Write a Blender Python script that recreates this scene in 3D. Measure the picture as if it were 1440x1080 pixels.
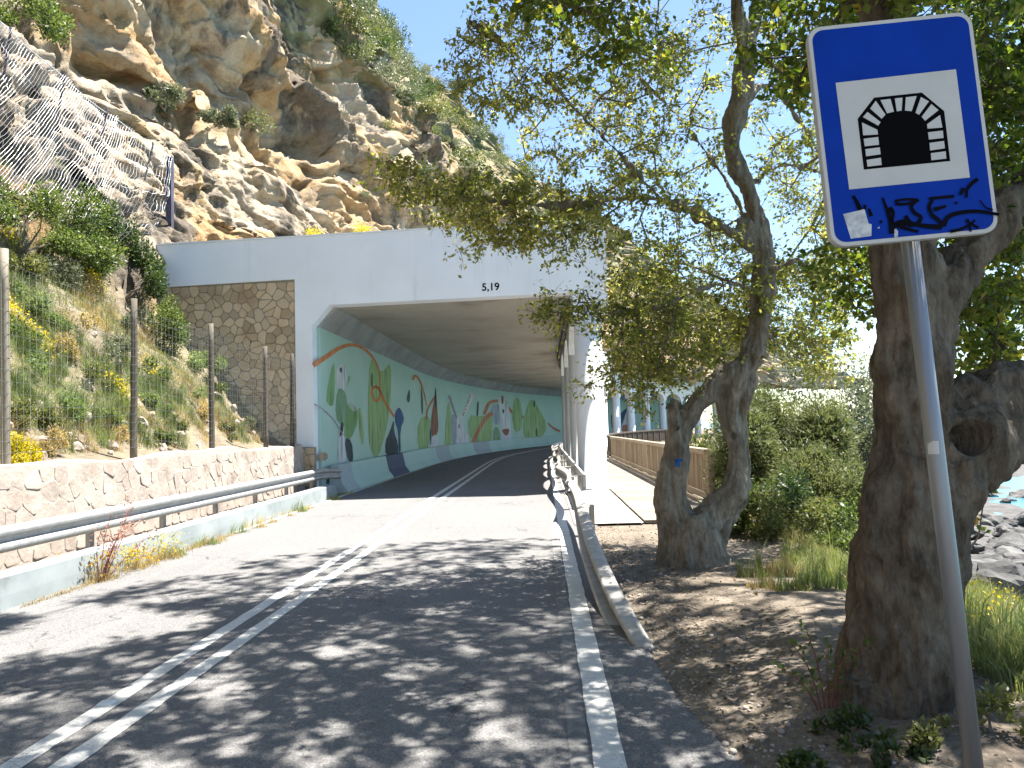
import bpy, bmesh, math, random
import numpy as np
from mathutils import Vector, Matrix

for o in list(bpy.data.objects):
    bpy.data.objects.remove(o, do_unlink=True)
scene = bpy.context.scene
col = scene.collection
random.seed(7)
rng = np.random.default_rng(11)
RAD = math.radians

# ------------------------------------------------------------------ camera
FPX, PITCH, ROLL, EYE = 1050.0, math.atan(62 / 1050), RAD(1.7), 1.8
_F = Vector((0, math.cos(PITCH), math.sin(PITCH)))
_U0 = Vector((0, -math.sin(PITCH), math.cos(PITCH)))
_R0 = Vector((1, 0, 0))
_R = _R0 * math.cos(ROLL) - _U0 * math.sin(ROLL)
_U = _R0 * math.sin(ROLL) + _U0 * math.cos(ROLL)
cam_data = bpy.data.cameras.new('camera')
cam = bpy.data.objects.new('camera', cam_data)
col.objects.link(cam)
M = Matrix((_R, _U, -_F)).transposed().to_4x4()
M.translation = Vector((0, 0, EYE))
cam.matrix_world = M
cam_data.sensor_width = 36.0
cam_data.lens = 36.0 * FPX / 1440.0
cam_data.clip_end = 20000
scene.camera = cam

# ------------------------------------------------------------------ light
SUN_EL, SUN_AZ = RAD(69), RAD(22)          # azimuth from +X towards +Y
SUN = Vector((math.cos(SUN_EL) * math.cos(SUN_AZ), math.cos(SUN_EL) * math.sin(SUN_AZ), math.sin(SUN_EL)))
world = bpy.data.worlds.new('World')
scene.world = world
world.use_nodes = True
wn = world.node_tree.nodes
wl = world.node_tree.links
bg = wn['Background']
sky = wn.new('ShaderNodeTexSky')
sky.sky_type = 'NISHITA'
sky.sun_disc = False
sky.sun_elevation = SUN_EL
sky.sun_rotation = math.pi / 2 - SUN_AZ
sky.altitude = 0
sky.air_density = 1.0
sky.dust_density = 0.1
sky.ozone_density = 1.6
wl.new(sky.outputs[0], bg.inputs[0])
bg.inputs[1].default_value = 0.070
sun_data = bpy.data.lights.new('sun', 'SUN')
sun_data.energy = 5.0
sun_data.angle = RAD(0.53)
sun_data.color = (1.0, 0.955, 0.88)
sun = bpy.data.objects.new('sun', sun_data)
sun.rotation_euler = SUN.to_track_quat('Z', 'Y').to_euler()
sun.location = (20, 5, 40)
col.objects.link(sun)
vs = scene.view_settings
vs.view_transform = 'Standard'
vs.look = 'None'
vs.gamma = 1
vs.exposure = 2.05
try:
    vs.use_curve_mapping = False
except Exception:
    pass
scene.cycles.use_denoising = True
scene.cycles.max_bounces = 8
scene.cycles.diffuse_bounces = 5
scene.cycles.transparent_max_bounces = 8
scene.cycles.caustics_reflective = False
scene.cycles.caustics_refractive = False


# ------------------------------------------------------------------ measuring helpers
def ray(px, py):
    return _F + _R * ((px - 720) / FPX) + _U * ((540 - py) / FPX)


def at(px, py, Y):
    """world point that the photograph shows at a pixel, at the distance Y ahead"""
    d = ray(px, py)
    return Vector((0, 0, EYE)) + d * (Y / d.y)


def on_z(px, py, z=0.0):
    d = ray(px, py)
    return Vector((0, 0, EYE)) + d * ((z - EYE) / d.z)


def project(P):
    """vectorised world -> photograph pixel, for shaping the crowns"""
    P = np.asarray(P, float).reshape(-1, 3)
    v = P - np.array([0, 0, EYE])
    w = v @ np.array(_F)
    ws = np.where(np.abs(w) < 1e-3, 1e-3, w)
    return 720 + FPX * (v @ np.array(_R)) / ws, 540 - FPX * (v @ np.array(_U)) / ws, w


# ------------------------------------------------------------------ noise (numpy)
def _h(ix, iy, iz, seed=0):
    n = (ix.astype(np.int64) * 374761393 + iy.astype(np.int64) * 668265263 + iz.astype(np.int64) * 2147483647 + seed * 1274126177) & 0xFFFFFFFF
    n = ((n ^ (n >> 13)) * 1274126177) & 0xFFFFFFFF
    n = (n ^ (n >> 16)) * 2246822519 & 0xFFFFFFFF
    return ((n ^ (n >> 15)) & 0xFFFFFF) / float(0xFFFFFF)


def vnoise(P, seed=0):
    P = np.asarray(P, float)
    i = np.floor(P).astype(np.int64)
    f = P - i
    u = f * f * f * (f * (f * 6 - 15) + 10)
    r = 0
    for a in (0, 1):
        wa = u[:, 0] if a else 1 - u[:, 0]
        for b in (0, 1):
            wb = u[:, 1] if b else 1 - u[:, 1]
            for c in (0, 1):
                wc = u[:, 2] if c else 1 - u[:, 2]
                r = r + wa * wb * wc * _h(i[:, 0] + a, i[:, 1] + b, i[:, 2] + c, seed)
    return r * 2 - 1


def fbm(P, octv=4, seed=0, gain=0.5, ridged=False):
    P = np.asarray(P, float).reshape(-1, 3)
    a, r = 1.0, 0
    for k in range(octv):
        n = vnoise(P * 2 ** k + 17.3 * k, seed + k)
        if ridged:
            n = 1 - 2 * np.abs(n)
        r = r + a * n
        a *= gain
    return r


def worley(P, seed=0):
    """F1, F2 and the id of the nearest cell"""
    P = np.asarray(P, float).reshape(-1, 3)
    i = np.floor(P).astype(np.int64)
    f1 = np.full(len(P), 9.0)
    f2 = np.full(len(P), 9.0)
    idn = np.zeros(len(P))
    for a in (-1, 0, 1):
        for b in (-1, 0, 1):
            for c in (-1, 0, 1):
                x, y, z = i[:, 0] + a, i[:, 1] + b, i[:, 2] + c
                q = np.stack([x + _h(x, y, z, seed + 1), y + _h(x, y, z, seed + 2), z + _h(x, y, z, seed + 3)], 1)
                d = np.linalg.norm(q - P, axis=1)
                near = d < f1
                f2 = np.where(near, f1, np.minimum(f2, d))
                idn = np.where(near, _h(x, y, z, seed + 4), idn)
                f1 = np.where(near, d, f1)
    return f1, f2, idn


# ------------------------------------------------------------------ object helpers
def tag(o, label=None, cat=None, group=None, kind=None):
    if label:
        o['label'] = label
    if cat:
        o['category'] = cat
    if group:
        o['group'] = group
    if kind:
        o['kind'] = kind
    return o


def empty(name, loc=(0, 0, 0), label=None, cat=None, group=None, rz=0.0):
    o = bpy.data.objects.new(name, None)
    o.location = loc
    o.rotation_euler = (0, 0, rz)
    o.empty_display_size = 0.2
    col.objects.link(o)
    return tag(o, label, cat, group)


def world_of(o):
    m_ = Matrix.LocRotScale(o.location, o.rotation_euler, o.scale)
    return m_ if o.parent is None else world_of(o.parent) @ o.matrix_parent_inverse @ m_


def link(name, me, m=None, parent=None, loc=None):
    """link a mesh as an object; its coordinates stay world coordinates even under a parent"""
    o = bpy.data.objects.new(name, me)
    if m is not None:
        me.materials.clear()
        me.materials.append(m)
    col.objects.link(o)
    if loc is not None:
        o.location = loc
    if parent is not None:
        o.parent = parent
        o.matrix_parent_inverse = world_of(parent).inverted()
    return o


def pydata(name, V, Fs, m, parent=None, smooth=False, loc=None):
    me = bpy.data.meshes.new(name)
    me.from_pydata([tuple(v) for v in V], [], Fs)
    if smooth:
        me.polygons.foreach_set('use_smooth', [True] * len(me.polygons))
    me.update()
    return link(name, me, m, parent, loc)


def fast_mesh(name, V, Fa, m, parent=None, tint=None, smooth=False):
    """V (n,3); Fa (k,3|4) index array; tint per vertex"""
    V = np.ascontiguousarray(V, np.float32)
    Fa = np.ascontiguousarray(Fa, np.int32)
    me = bpy.data.meshes.new(name)
    me.vertices.add(len(V))
    me.vertices.foreach_set('co', V.ravel())
    k = Fa.shape[1]
    me.loops.add(Fa.size)
    me.loops.foreach_set('vertex_index', Fa.ravel())
    me.polygons.add(len(Fa))
    me.polygons.foreach_set('loop_start', np.arange(0, Fa.size, k, dtype=np.int32))
    me.polygons.foreach_set('loop_total', np.full(len(Fa), k, np.int32))
    if smooth:
        me.polygons.foreach_set('use_smooth', np.ones(len(Fa), bool))
    if tint is not None:
        at_ = me.attributes.new('tint', 'FLOAT', 'POINT')
        at_.data.foreach_set('value', np.ascontiguousarray(tint, np.float32))
    me.update(calc_edges=True)
    return link(name, me, m, parent)


def grid_faces(nu, nv):
    a = (np.arange(nu - 1)[:, None] * nv + np.arange(nv - 1)[None, :]).ravel()
    return np.stack([a, a + nv, a + nv + 1, a + 1], 1)


class MB:
    """collects shapes of ONE object"""
    def __init__(s):
        s.v, s.f = [], []

    def add(s, V, Fs):
        n = len(s.v)
        s.v += [Vector(v) for v in V]
        s.f += [tuple(i + n for i in f) for f in Fs]
        return s

    def box(s, lo, hi, mat=None):
        x0, y0, z0 = lo
        x1, y1, z1 = hi
        V = [Vector(p) for p in ((x0, y0, z0), (x1, y0, z0), (x1, y1, z0), (x0, y1, z0), (x0, y0, z1), (x1, y0, z1), (x1, y1, z1), (x0, y1, z1))]
        if mat is not None:
            V = [mat @ v for v in V]
        return s.add(V, [(0, 3, 2, 1), (4, 5, 6, 7), (0, 1, 5, 4), (1, 2, 6, 5), (2, 3, 7, 6), (3, 0, 4, 7)])

    def tube(s, pts, rad, n=8, cap=True):
        pts = [Vector(p) for p in pts]
        if not hasattr(rad, '__len__'):
            rad = [rad] * len(pts)
        V, Fs = [], []
        up = None
        for i, p in enumerate(pts):
            t = (pts[min(i + 1, len(pts) - 1)] - pts[max(i - 1, 0)])
            t = t.normalized() if t.length > 1e-9 else Vector((0, 0, 1))
            if up is None:
                up = t.orthogonal().normalized()
            up = (up - t * up.dot(t))
            up = up.normalized() if up.length > 1e-6 else t.orthogonal().normalized()
            b = t.cross(up)
            for k in range(n):
                a = 2 * math.pi * k / n
                V.append(p + (up * math.cos(a) + b * math.sin(a)) * rad[i])
        for i in range(len(pts) - 1):
            for k in range(n):
                Fs.append((i * n + k, i * n + (k + 1) % n, (i + 1) * n + (k + 1) % n, (i + 1) * n + k))
        if cap:
            Fs.append(tuple(range(n - 1, -1, -1)))
            Fs.append(tuple((len(pts) - 1) * n + k for k in range(n)))
        return s.add(V, Fs)

    def sheet(s, rows):
        """rows of equal length -> quads"""
        nv = len(rows[0])
        V = [p for r in rows for p in r]
        return s.add(V, [tuple(int(i) for i in f) for f in grid_faces(len(rows), nv)])

    def loft(s, rows, cap=True):
        """closed rings lofted"""
        n = len(rows[0])
        V = [p for r in rows for p in r]
        Fs = [(i * n + k, i * n + (k + 1) % n, (i + 1) * n + (k + 1) % n, (i + 1) * n + k) for i in range(len(rows) - 1) for k in range(n)]
        if cap:
            Fs += [tuple(range(n - 1, -1, -1)), tuple((len(rows) - 1) * n + k for k in range(n))]
        return s.add(V, Fs)

    def build(s, name, m, parent=None, smooth=False, bevel=0.0, loc=None):
        me = bpy.data.meshes.new(name)
        me.from_pydata([tuple(v) for v in s.v], [], s.f)
        bm = bmesh.new()
        bm.from_mesh(me)
        bmesh.ops.recalc_face_normals(bm, faces=bm.faces)
        if bevel:
            es = [e for e in bm.edges if len(e.link_faces) == 2 and e.calc_face_angle(0) > 0.6]
            bmesh.ops.bevel(bm, geom=es, offset=bevel, segments=1, affect='EDGES')
        bm.to_mesh(me)
        bm.free()
        if smooth:
            me.polygons.foreach_set('use_smooth', [True] * len(me.polygons))
        me.update()
        return link(name, me, m, parent, loc)


# ------------------------------------------------------------------ materials
def _nodes(name):
    m = bpy.data.materials.new(name)
    m.use_nodes = True
    nt = m.node_tree
    return m, nt, nt.nodes['Principled BSDF']


def N(nt, typ, **kw):
    n = nt.nodes.new(typ)
    for k, v in kw.items():
        if k.startswith('i_'):
            key = k[2:]
            n.inputs[int(key) if key.isdigit() else key].default_value = v
        else:
            setattr(n, k, v)
    return n


def c4(c):
    return (c[0], c[1], c[2], 1)


def ramp(nt, fac, stops):
    r = N(nt, 'ShaderNodeValToRGB')
    e = r.color_ramp.elements
    while len(e) < len(stops):
        e.new(0.5)
    for k, (p, c) in enumerate(stops):
        e[k].position = p
        e[k].color = c4(c)
    nt.links.new(fac, r.inputs[0])
    return r.outputs[0]


def pos(nt, scale=(1, 1, 1), rot=(0, 0, 0)):
    g = N(nt, 'ShaderNodeNewGeometry')
    mp = N(nt, 'ShaderNodeMapping')
    mp.inputs['Scale'].default_value = scale
    mp.inputs['Rotation'].default_value = rot
    nt.links.new(g.outputs['Position'], mp.inputs[0])
    return mp.outputs[0]


def noise(nt, vec, scale, detail=4, rough=0.55, dist=0.0):
    n = N(nt, 'ShaderNodeTexNoise')
    n.inputs['Scale'].default_value = scale
    n.inputs['Detail'].default_value = detail
    n.inputs['Roughness'].default_value = rough
    n.inputs['Distortion'].default_value = dist
    nt.links.new(vec, n.inputs['Vector'])
    return n.outputs[0]


def mix(nt, fac, a, b, mode='MIX'):
    n = N(nt, 'ShaderNodeMix', data_type='RGBA', blend_type=mode)
    for sock, v in ((n.inputs[0], fac), (n.inputs[6], a), (n.inputs[7], b)):
        if isinstance(v, (int, float)):
            sock.default_value = v
        elif isinstance(v, tuple):
            sock.default_value = c4(v)
        else:
            nt.links.new(v, sock)
    return n.outputs[2]


def math_(nt, op, a, b=None, clamp=False):
    n = N(nt, 'ShaderNodeMath', operation=op, use_clamp=clamp)
    for i, v in enumerate((a, b)):
        if v is None:
            continue
        if isinstance(v, (int, float)):
            n.inputs[i].default_value = v
        else:
            nt.links.new(v, n.inputs[i])
    return n.outputs[0]


def step(nt, v, lo, hi):
    n = N(nt, 'ShaderNodeMapRange', interpolation_type='SMOOTHSTEP')
    n.inputs[1].default_value = lo
    n.inputs[2].default_value = hi
    nt.links.new(v, n.inputs[0])
    return n.outputs[0]


def bump(nt, b, h, strength, dist=0.01):
    n = N(nt, 'ShaderNodeBump')
    n.inputs['Strength'].default_value = strength
    n.inputs['Distance'].default_value = dist
    nt.links.new(h, n.inputs['Height'])
    nt.links.new(n.outputs[0], b.inputs['Normal'])


def simple(name, stops, scale=3.0, rough=0.8, detail=5, bmp=0.3, bscale=40.0, bdist=0.005, metal=0.0, stretch=(1, 1, 1), rand=0.0, spec=0.3, dirt=None):
    """noise ramp colour + fine bump; rand varies brightness piece by piece; dirt=(colour, scale, lo, hi)"""
    m, nt, b = _nodes(name)
    v = pos(nt, stretch)
    n = noise(nt, v, scale, detail)
    c = ramp(nt, n, stops)
    if dirt:
        n2 = noise(nt, pos(nt, stretch), dirt[1], 6, 0.65)
        c = mix(nt, step(nt, n2, dirt[2], dirt[3]), c, dirt[0])
    if rand:
        oi = N(nt, 'ShaderNodeObjectInfo')
        mr = N(nt, 'ShaderNodeMapRange')
        mr.inputs[3].default_value = 1 - rand
        mr.inputs[4].default_value = 1 + rand
        nt.links.new(oi.outputs['Random'], mr.inputs[0])
        hs = N(nt, 'ShaderNodeHueSaturation')
        nt.links.new(c, hs.inputs['Color'])
        nt.links.new(mr.outputs[0], hs.inputs['Value'])
        c = hs.outputs[0]
    nt.links.new(c, b.inputs['Base Color'])
    b.inputs['Roughness'].default_value = rough
    b.inputs['Metallic'].default_value = metal
    b.inputs['Specular IOR Level'].default_value = spec
    if bmp:
        bump(nt, b, noise(nt, pos(nt, stretch), bscale, 4), bmp, bdist)
    return m


def leaf_mat(name, stops, trans=0.45, rough=0.45, spec=0.35):
    m, nt, b = _nodes(name)
    a = N(nt, 'ShaderNodeAttribute', attribute_name='tint')
    c = ramp(nt, a.outputs['Fac'], stops)
    nt.links.new(c, b.inputs['Base Color'])
    b.inputs['Roughness'].default_value = rough
    b.inputs['Specular IOR Level'].default_value = spec
    tr = N(nt, 'ShaderNodeBsdfTranslucent')
    hs = N(nt, 'ShaderNodeHueSaturation')
    hs.inputs['Saturation'].default_value = 1.15
    hs.inputs['Value'].default_value = 1.9
    nt.links.new(c, hs.inputs['Color'])
    nt.links.new(hs.outputs[0], tr.inputs[0])
    mx = N(nt, 'ShaderNodeMixShader')
    mx.inputs[0].default_value = trans
    nt.links.new(b.outputs[0], mx.inputs[1])
    nt.links.new(tr.outputs[0], mx.inputs[2])
    nt.links.new(mx.outputs[0], nt.nodes['Material Output'].inputs[0])
    return m


MT = {}
# asphalt: pale worn surface, fine aggregate, patchy
m, nt, b = _nodes('asphalt')
v = pos(nt)
big = noise(nt, v, 0.35, 5, 0.6)
mid = noise(nt, pos(nt, (6, 0.5, 1), (0, 0, RAD(-2.3))), 0.7, 4)
fine = noise(nt, v, 120, 3, 0.7)
vor = N(nt, 'ShaderNodeTexVoronoi')
vor.inputs['Scale'].default_value = 75
nt.links.new(v, vor.inputs['Vector'])
c = ramp(nt, fine, [(0.3, (0.063, 0.062, 0.064)), (0.5, (0.148, 0.144, 0.142)), (0.7, (0.32, 0.31, 0.30))])
c = mix(nt, math_(nt, 'MULTIPLY', step(nt, big, 0.35, 0.7), 0.35), c, (0.10, 0.10, 0.105))
c = mix(nt, math_(nt, 'MULTIPLY', step(nt, mid, 0.5, 0.75), 0.25), c, (0.26, 0.25, 0.235))
c = mix(nt, 0.35, c, ramp(nt, vor.outputs['Color'], [(0.2, (0.06, 0.06, 0.06)), (0.9, (0.26, 0.25, 0.245))]))
crk = N(nt, 'ShaderNodeTexVoronoi', feature='DISTANCE_TO_EDGE')
crk.inputs['Scale'].default_value = 0.42
cw = N(nt, 'ShaderNodeVectorMath', operation='MULTIPLY_ADD')
cn = N(nt, 'ShaderNodeTexNoise')
cn.inputs['Scale'].default_value = 2.5
cn.inputs['Detail'].default_value = 6
nt.links.new(v, cn.inputs['Vector'])
nt.links.new(cn.outputs['Color'], cw.inputs[0])
cw.inputs[1].default_value = (0.9, 0.9, 0.9)
nt.links.new(v, cw.inputs[2])
nt.links.new(cw.outputs[0], crk.inputs['Vector'])
crm = math_(nt, 'MULTIPLY', math_(nt, 'SUBTRACT', 1.0, step(nt, crk.outputs['Distance'], 0.002, 0.010)), math_(nt, 'MULTIPLY', step(nt, big, 0.45, 0.62), 0.75))
c = mix(nt, crm, c, (0.035, 0.034, 0.034))
oil = noise(nt, pos(nt, (1.6, 0.7, 1)), 1.1, 6, 0.7)
c = mix(nt, math_(nt, 'MULTIPLY', step(nt, oil, 0.60, 0.76), 0.45), c, (0.07, 0.068, 0.066))
nt.links.new(c, b.inputs['Base Color'])
b.inputs['Roughness'].default_value = 0.85
b.inputs['Specular IOR Level'].default_value = 0.25
bump(nt, b, math_(nt, 'ADD', fine, vor.outputs['Distance']), 0.55, 0.006)
MT['asphalt'] = m

# road paint, worn through in specks and cracks
m, nt, b = _nodes('road_paint')
v = pos(nt)
wear = noise(nt, v, 55, 6, 0.75)
wear2 = noise(nt, v, 2.2, 4)
w = step(nt, math_(nt, 'ADD', wear, math_(nt, 'MULTIPLY', wear2, 0.35)), 0.72, 0.82)
cr = N(nt, 'ShaderNodeTexVoronoi', feature='DISTANCE_TO_EDGE')
cr.inputs['Scale'].default_value = 3.2
nt.links.new(v, cr.inputs['Vector'])
crk = math_(nt, 'MULTIPLY', math_(nt, 'SUBTRACT', 1.0, step(nt, cr.outputs['Distance'], 0.003, 0.009)), 0.3)
base = ramp(nt, wear2, [(0.3, (0.50, 0.49, 0.46)), (0.7, (0.64, 0.63, 0.60))])
c = mix(nt, math_(nt, 'MAXIMUM', math_(nt, 'MULTIPLY', w, 0.7), crk), base, (0.2, 0.195, 0.19))
nt.links.new(c, b.inputs['Base Color'])
b.inputs['Roughness'].default_value = 0.7
bump(nt, b, wear, 0.4, 0.004)
MT['paint'] = m

# dirt path
m, nt, b = _nodes('dirt')
v = pos(nt)
n1 = noise(nt, v, 0.9, 6, 0.65)
n2 = noise(nt, v, 22, 5, 0.7)
vor = N(nt, 'ShaderNodeTexVoronoi')
vor.inputs['Scale'].default_value = 26
nt.links.new(v, vor.inputs['Vector'])
c = ramp(nt, n1, [(0.28, (0.08, 0.062, 0.046)), (0.5, (0.16, 0.13, 0.10)), (0.72, (0.27, 0.23, 0.185))])
c = mix(nt, 0.4, c, ramp(nt, n2, [(0.3, (0.07, 0.055, 0.04)), (0.7, (0.27, 0.235, 0.195))]))
c = mix(nt, math_(nt, 'MULTIPLY', step(nt, vor.outputs['Distance'], 0.32, 0.05), 0.3), c, (0.33, 0.30, 0.26))
sep = N(nt, 'ShaderNodeSeparateXYZ')
nt.links.new(v, sep.inputs[0])
c = mix(nt, step(nt, sep.outputs['Z'], -1.8, -3.2), c, ramp(nt, n1, [(0.3, (0.06, 0.058, 0.056)), (0.7, (0.13, 0.125, 0.12))]))
nt.links.new(c, b.inputs['Base Color'])
b.inputs['Roughness'].default_value = 0.95
b.inputs['Specular IOR Level'].default_value = 0.15
bump(nt, b, math_(nt, 'ADD', n2, vor.outputs['Distance']), 0.8, 0.02)
MT['dirt'] = m

# cliff limestone: pale beds, ochre, grey weathering, black water streaks
m, nt, b = _nodes('cliff_rock')
v = pos(nt)
warp = noise(nt, v, 0.16, 5, 0.6, 0.8)
c = ramp(nt, warp, [(0.30, (0.24, 0.21, 0.18)), (0.42, (0.42, 0.35, 0.265)), (0.50, (0.45, 0.325, 0.19)), (0.58, (0.39, 0.24, 0.115)), (0.72, (0.33, 0.285, 0.23))])
strat = noise(nt, pos(nt, (0.6, 0.6, 2.6), (0.25, 0.5, 0)), 0.8, 6, 0.68)
c = mix(nt, math_(nt, 'MULTIPLY', step(nt, strat, 0.47, 0.68), 0.55), c, (0.52, 0.445, 0.345))
c = mix(nt, math_(nt, 'MULTIPLY', step(nt, strat, 0.47, 0.28), 0.6), c, (0.27, 0.15, 0.07))
grey = noise(nt, v, 0.33, 6, 0.7)
c = mix(nt, math_(nt, 'MULTIPLY', step(nt, grey, 0.60, 0.74), 0.5), c, (0.20, 0.195, 0.19))
stk = noise(nt, pos(nt, (0.55, 0.55, 0.075)), 0.9, 6, 0.62)
patch = noise(nt, v, 0.085, 3)
c = mix(nt, math_(nt, 'MULTIPLY', math_(nt, 'MULTIPLY', step(nt, stk, 0.48, 0.57), step(nt, patch, 0.36, 0.5)), 0.92), c, (0.055, 0.05, 0.048))
fine = noise(nt, v, 5, 7, 0.7)
c = mix(nt, 0.25, c, ramp(nt, fine, [(0.3, (0.11, 0.085, 0.058)), (0.7, (0.46, 0.385, 0.29))]))
hsv = N(nt, 'ShaderNodeHueSaturation')
hsv.inputs['Saturation'].default_value = 1.08
hsv.inputs['Value'].default_value = 1.28
nt.links.new(c, hsv.inputs['Color'])
nt.links.new(hsv.outputs[0], b.inputs['Base Color'])
b.inputs['Roughness'].default_value = 0.95
b.inputs['Specular IOR Level'].default_value = 0.15
vr = N(nt, 'ShaderNodeTexVoronoi', feature='DISTANCE_TO_EDGE')
vr.inputs['Scale'].default_value = 1.3
wv = N(nt, 'ShaderNodeVectorMath', operation='ADD')
nt.links.new(v, wv.inputs[0])
ncol = N(nt, 'ShaderNodeTexNoise')
ncol.inputs['Scale'].default_value = 1.2
nt.links.new(v, ncol.inputs['Vector'])
nt.links.new(ncol.outputs['Color'], wv.inputs[1])
nt.links.new(wv.outputs[0], vr.inputs['Vector'])
bump(nt, b, math_(nt, 'ADD', math_(nt, 'MULTIPLY', step(nt, vr.outputs['Distance'], 0.0, 0.12), 0.12), math_(nt, 'ADD', noise(nt, v, 3.5, 8, 0.72), math_(nt, 'MULTIPLY', noise(nt, pos(nt, (1, 1, 2.2), (0.2, 0.4, 0)), 11, 6, 0.75), 0.5))), 1.0, 0.2)
MT['cliff'] = m

# hillside soil with dry grass tones and stones
m, nt, b = _nodes('hillside_soil')
v = pos(nt)
n1 = noise(nt, v, 0.7, 6, 0.65)
n2 = noise(nt, v, 9, 6, 0.7)
c = ramp(nt, n1, [(0.3, (0.13, 0.095, 0.06)), (0.48, (0.24, 0.19, 0.125)), (0.6, (0.20, 0.175, 0.09)), (0.75, (0.34, 0.30, 0.23))])
c = mix(nt, 0.45, c, ramp(nt, n2, [(0.3, (0.09, 0.07, 0.045)), (0.7, (0.36, 0.32, 0.26))]))
nt.links.new(c, b.inputs['Base Color'])
b.inputs['Roughness'].default_value = 0.95
b.inputs['Specular IOR Level'].default_value = 0.1
bump(nt, b, math_(nt, 'ADD', n2, noise(nt, v, 30, 4)), 0.9, 0.05)
MT['soil'] = m

MT['scrub'] = simple('scrub_ground', [(0.3, (0.09, 0.085, 0.045)), (0.5, (0.16, 0.15, 0.075)), (0.7, (0.30, 0.27, 0.19))], 0.5, 0.95, 7, 0.9, 6, 0.08)
MT['white'] = simple('white_painted_concrete', [(0.3, (0.66, 0.66, 0.65)), (0.7, (0.76, 0.76, 0.75))], 0.8, 0.75, 5, 0.15, 60, 0.003, dirt=((0.56, 0.55, 0.53), 1.6, 0.60, 0.78))
m, nt, b = _nodes('portal_white')
n1 = noise(nt, pos(nt), 0.7, 6, 0.6)
n2 = noise(nt, pos(nt, (2.2, 2.2, 0.16)), 1.5, 6, 0.62)
n3 = noise(nt, pos(nt), 9, 6, 0.7)
c = ramp(nt, n1, [(0.3, (0.75, 0.78, 0.83)), (0.7, (0.82, 0.85, 0.90))])
c = mix(nt, math_(nt, 'MULTIPLY', step(nt, n2, 0.56, 0.74), 0.3), c, (0.55, 0.535, 0.51))
c = mix(nt, math_(nt, 'MULTIPLY', step(nt, n3, 0.62, 0.74), 0.22), c, (0.5, 0.48, 0.45))
nt.links.new(c, b.inputs['Base Color'])
b.inputs['Roughness'].default_value = 0.8
bump(nt, b, n3, 0.25, 0.006)
MT['portal'] = m
# streaky dirty concrete of the ceiling
m, nt, b = _nodes('raw_concrete')
n1 = noise(nt, pos(nt, (0.8, 0.8, 1), (0, 0, RAD(4))), 0.5, 7, 0.62)
n2 = noise(nt, pos(nt), 0.25, 4)
n3 = noise(nt, pos(nt, (0.15, 3.0, 1)), 2.0, 3)
c = ramp(nt, n1, [(0.3, (0.26, 0.225, 0.18)), (0.48, (0.40, 0.365, 0.315)), (0.68, (0.47, 0.44, 0.39))])
c = mix(nt, math_(nt, 'MULTIPLY', step(nt, n2, 0.4, 0.62), 0.5), c, (0.45, 0.42, 0.37))
c = mix(nt, math_(nt, 'MULTIPLY', step(nt, n3, 0.55, 0.62), 0.08), c, (0.2, 0.18, 0.15))
nt.links.new(c, b.inputs['Base Color'])
b.inputs['Roughness'].default_value = 0.9
bump(nt, b, noise(nt, pos(nt), 30, 4), 0.2, 0.004)
MT['concrete'] = m
MT['haunch'] = simple('haunch_concrete', [(0.3, (0.27, 0.265, 0.26)), (0.7, (0.40, 0.395, 0.38))], 1.2, 0.9, 6, 0.2, 40, 0.004)
MT['mural'] = simple('mural_green', [(0.3, (0.37, 0.53, 0.475)), (0.7, (0.43, 0.59, 0.53))], 0.5, 0.75, 4, 0.12, 50, 0.003)
MT['pad'] = simple('pale_concrete_pad', [(0.3, (0.24, 0.225, 0.20)), (0.7, (0.34, 0.32, 0.29))], 2.5, 0.9, 6, 0.3, 50, 0.004, dirt=((0.24, 0.20, 0.15), 1.5, 0.58, 0.75))
MT['kerb'] = simple('pale_kerb_concrete', [(0.3, (0.18, 0.21, 0.215)), (0.7, (0.28, 0.31, 0.315))], 1.6, 0.85, 6, 0.3, 40, 0.004, dirt=((0.17, 0.155, 0.13), 2.6, 0.55, 0.8))
MT['mortar'] = simple('mortar', [(0.3, (0.33, 0.28, 0.24)), (0.7, (0.42, 0.37, 0.32))], 5, 0.95, 6, 0.6, 30, 0.01)
MT['mortar_dark'] = simple('panel_mortar', [(0.3, (0.25, 0.215, 0.175)), (0.7, (0.33, 0.29, 0.24))], 5, 0.95, 6, 0.5, 40, 0.006)
MT['rubble'] = simple('rubble_limestone', [(0.3, (0.27, 0.215, 0.18)), (0.5, (0.37, 0.315, 0.27)), (0.75, (0.43, 0.375, 0.325))], 3, 0.92, 7, 0.8, 14, 0.012, rand=0.05)
MT['flag'] = simple('crazy_stone', [(0.25, (0.40, 0.27, 0.155)), (0.5, (0.48, 0.37, 0.25)), (0.75, (0.44, 0.36, 0.27))], 1.6, 0.85, 6, 0.5, 25, 0.008, rand=0.24)
MT['galv'] = simple('galvanised_steel', [(0.3, (0.30, 0.305, 0.305)), (0.7, (0.43, 0.43, 0.42))], 7, 0.55, 5, 0.08, 60, 0.002, metal=0.55, spec=0.5, dirt=((0.36, 0.33, 0.28), 4, 0.6, 0.8))
MT['galv_dull'] = simple('weathered_steel', [(0.3, (0.30, 0.285, 0.26)), (0.7, (0.44, 0.42, 0.39))], 6, 0.6, 5, 0.1, 60, 0.002, metal=0.3, spec=0.4, dirt=((0.26, 0.2, 0.14), 3, 0.58, 0.75))
MT['pole'] = simple('sign_pole_zinc', [(0.35, (0.17, 0.178, 0.19)), (0.65, (0.26, 0.27, 0.285))], 9, 0.45, 5, 0.05, 80, 0.001, metal=0.65, spec=0.5, stretch=(1, 1, 0.08))
MT['post'] = simple('weathered_post', [(0.3, (0.07, 0.06, 0.048)), (0.7, (0.15, 0.13, 0.105))], 6, 0.9, 5, 0.6, 40, 0.006, stretch=(1, 1, 0.1))
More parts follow.
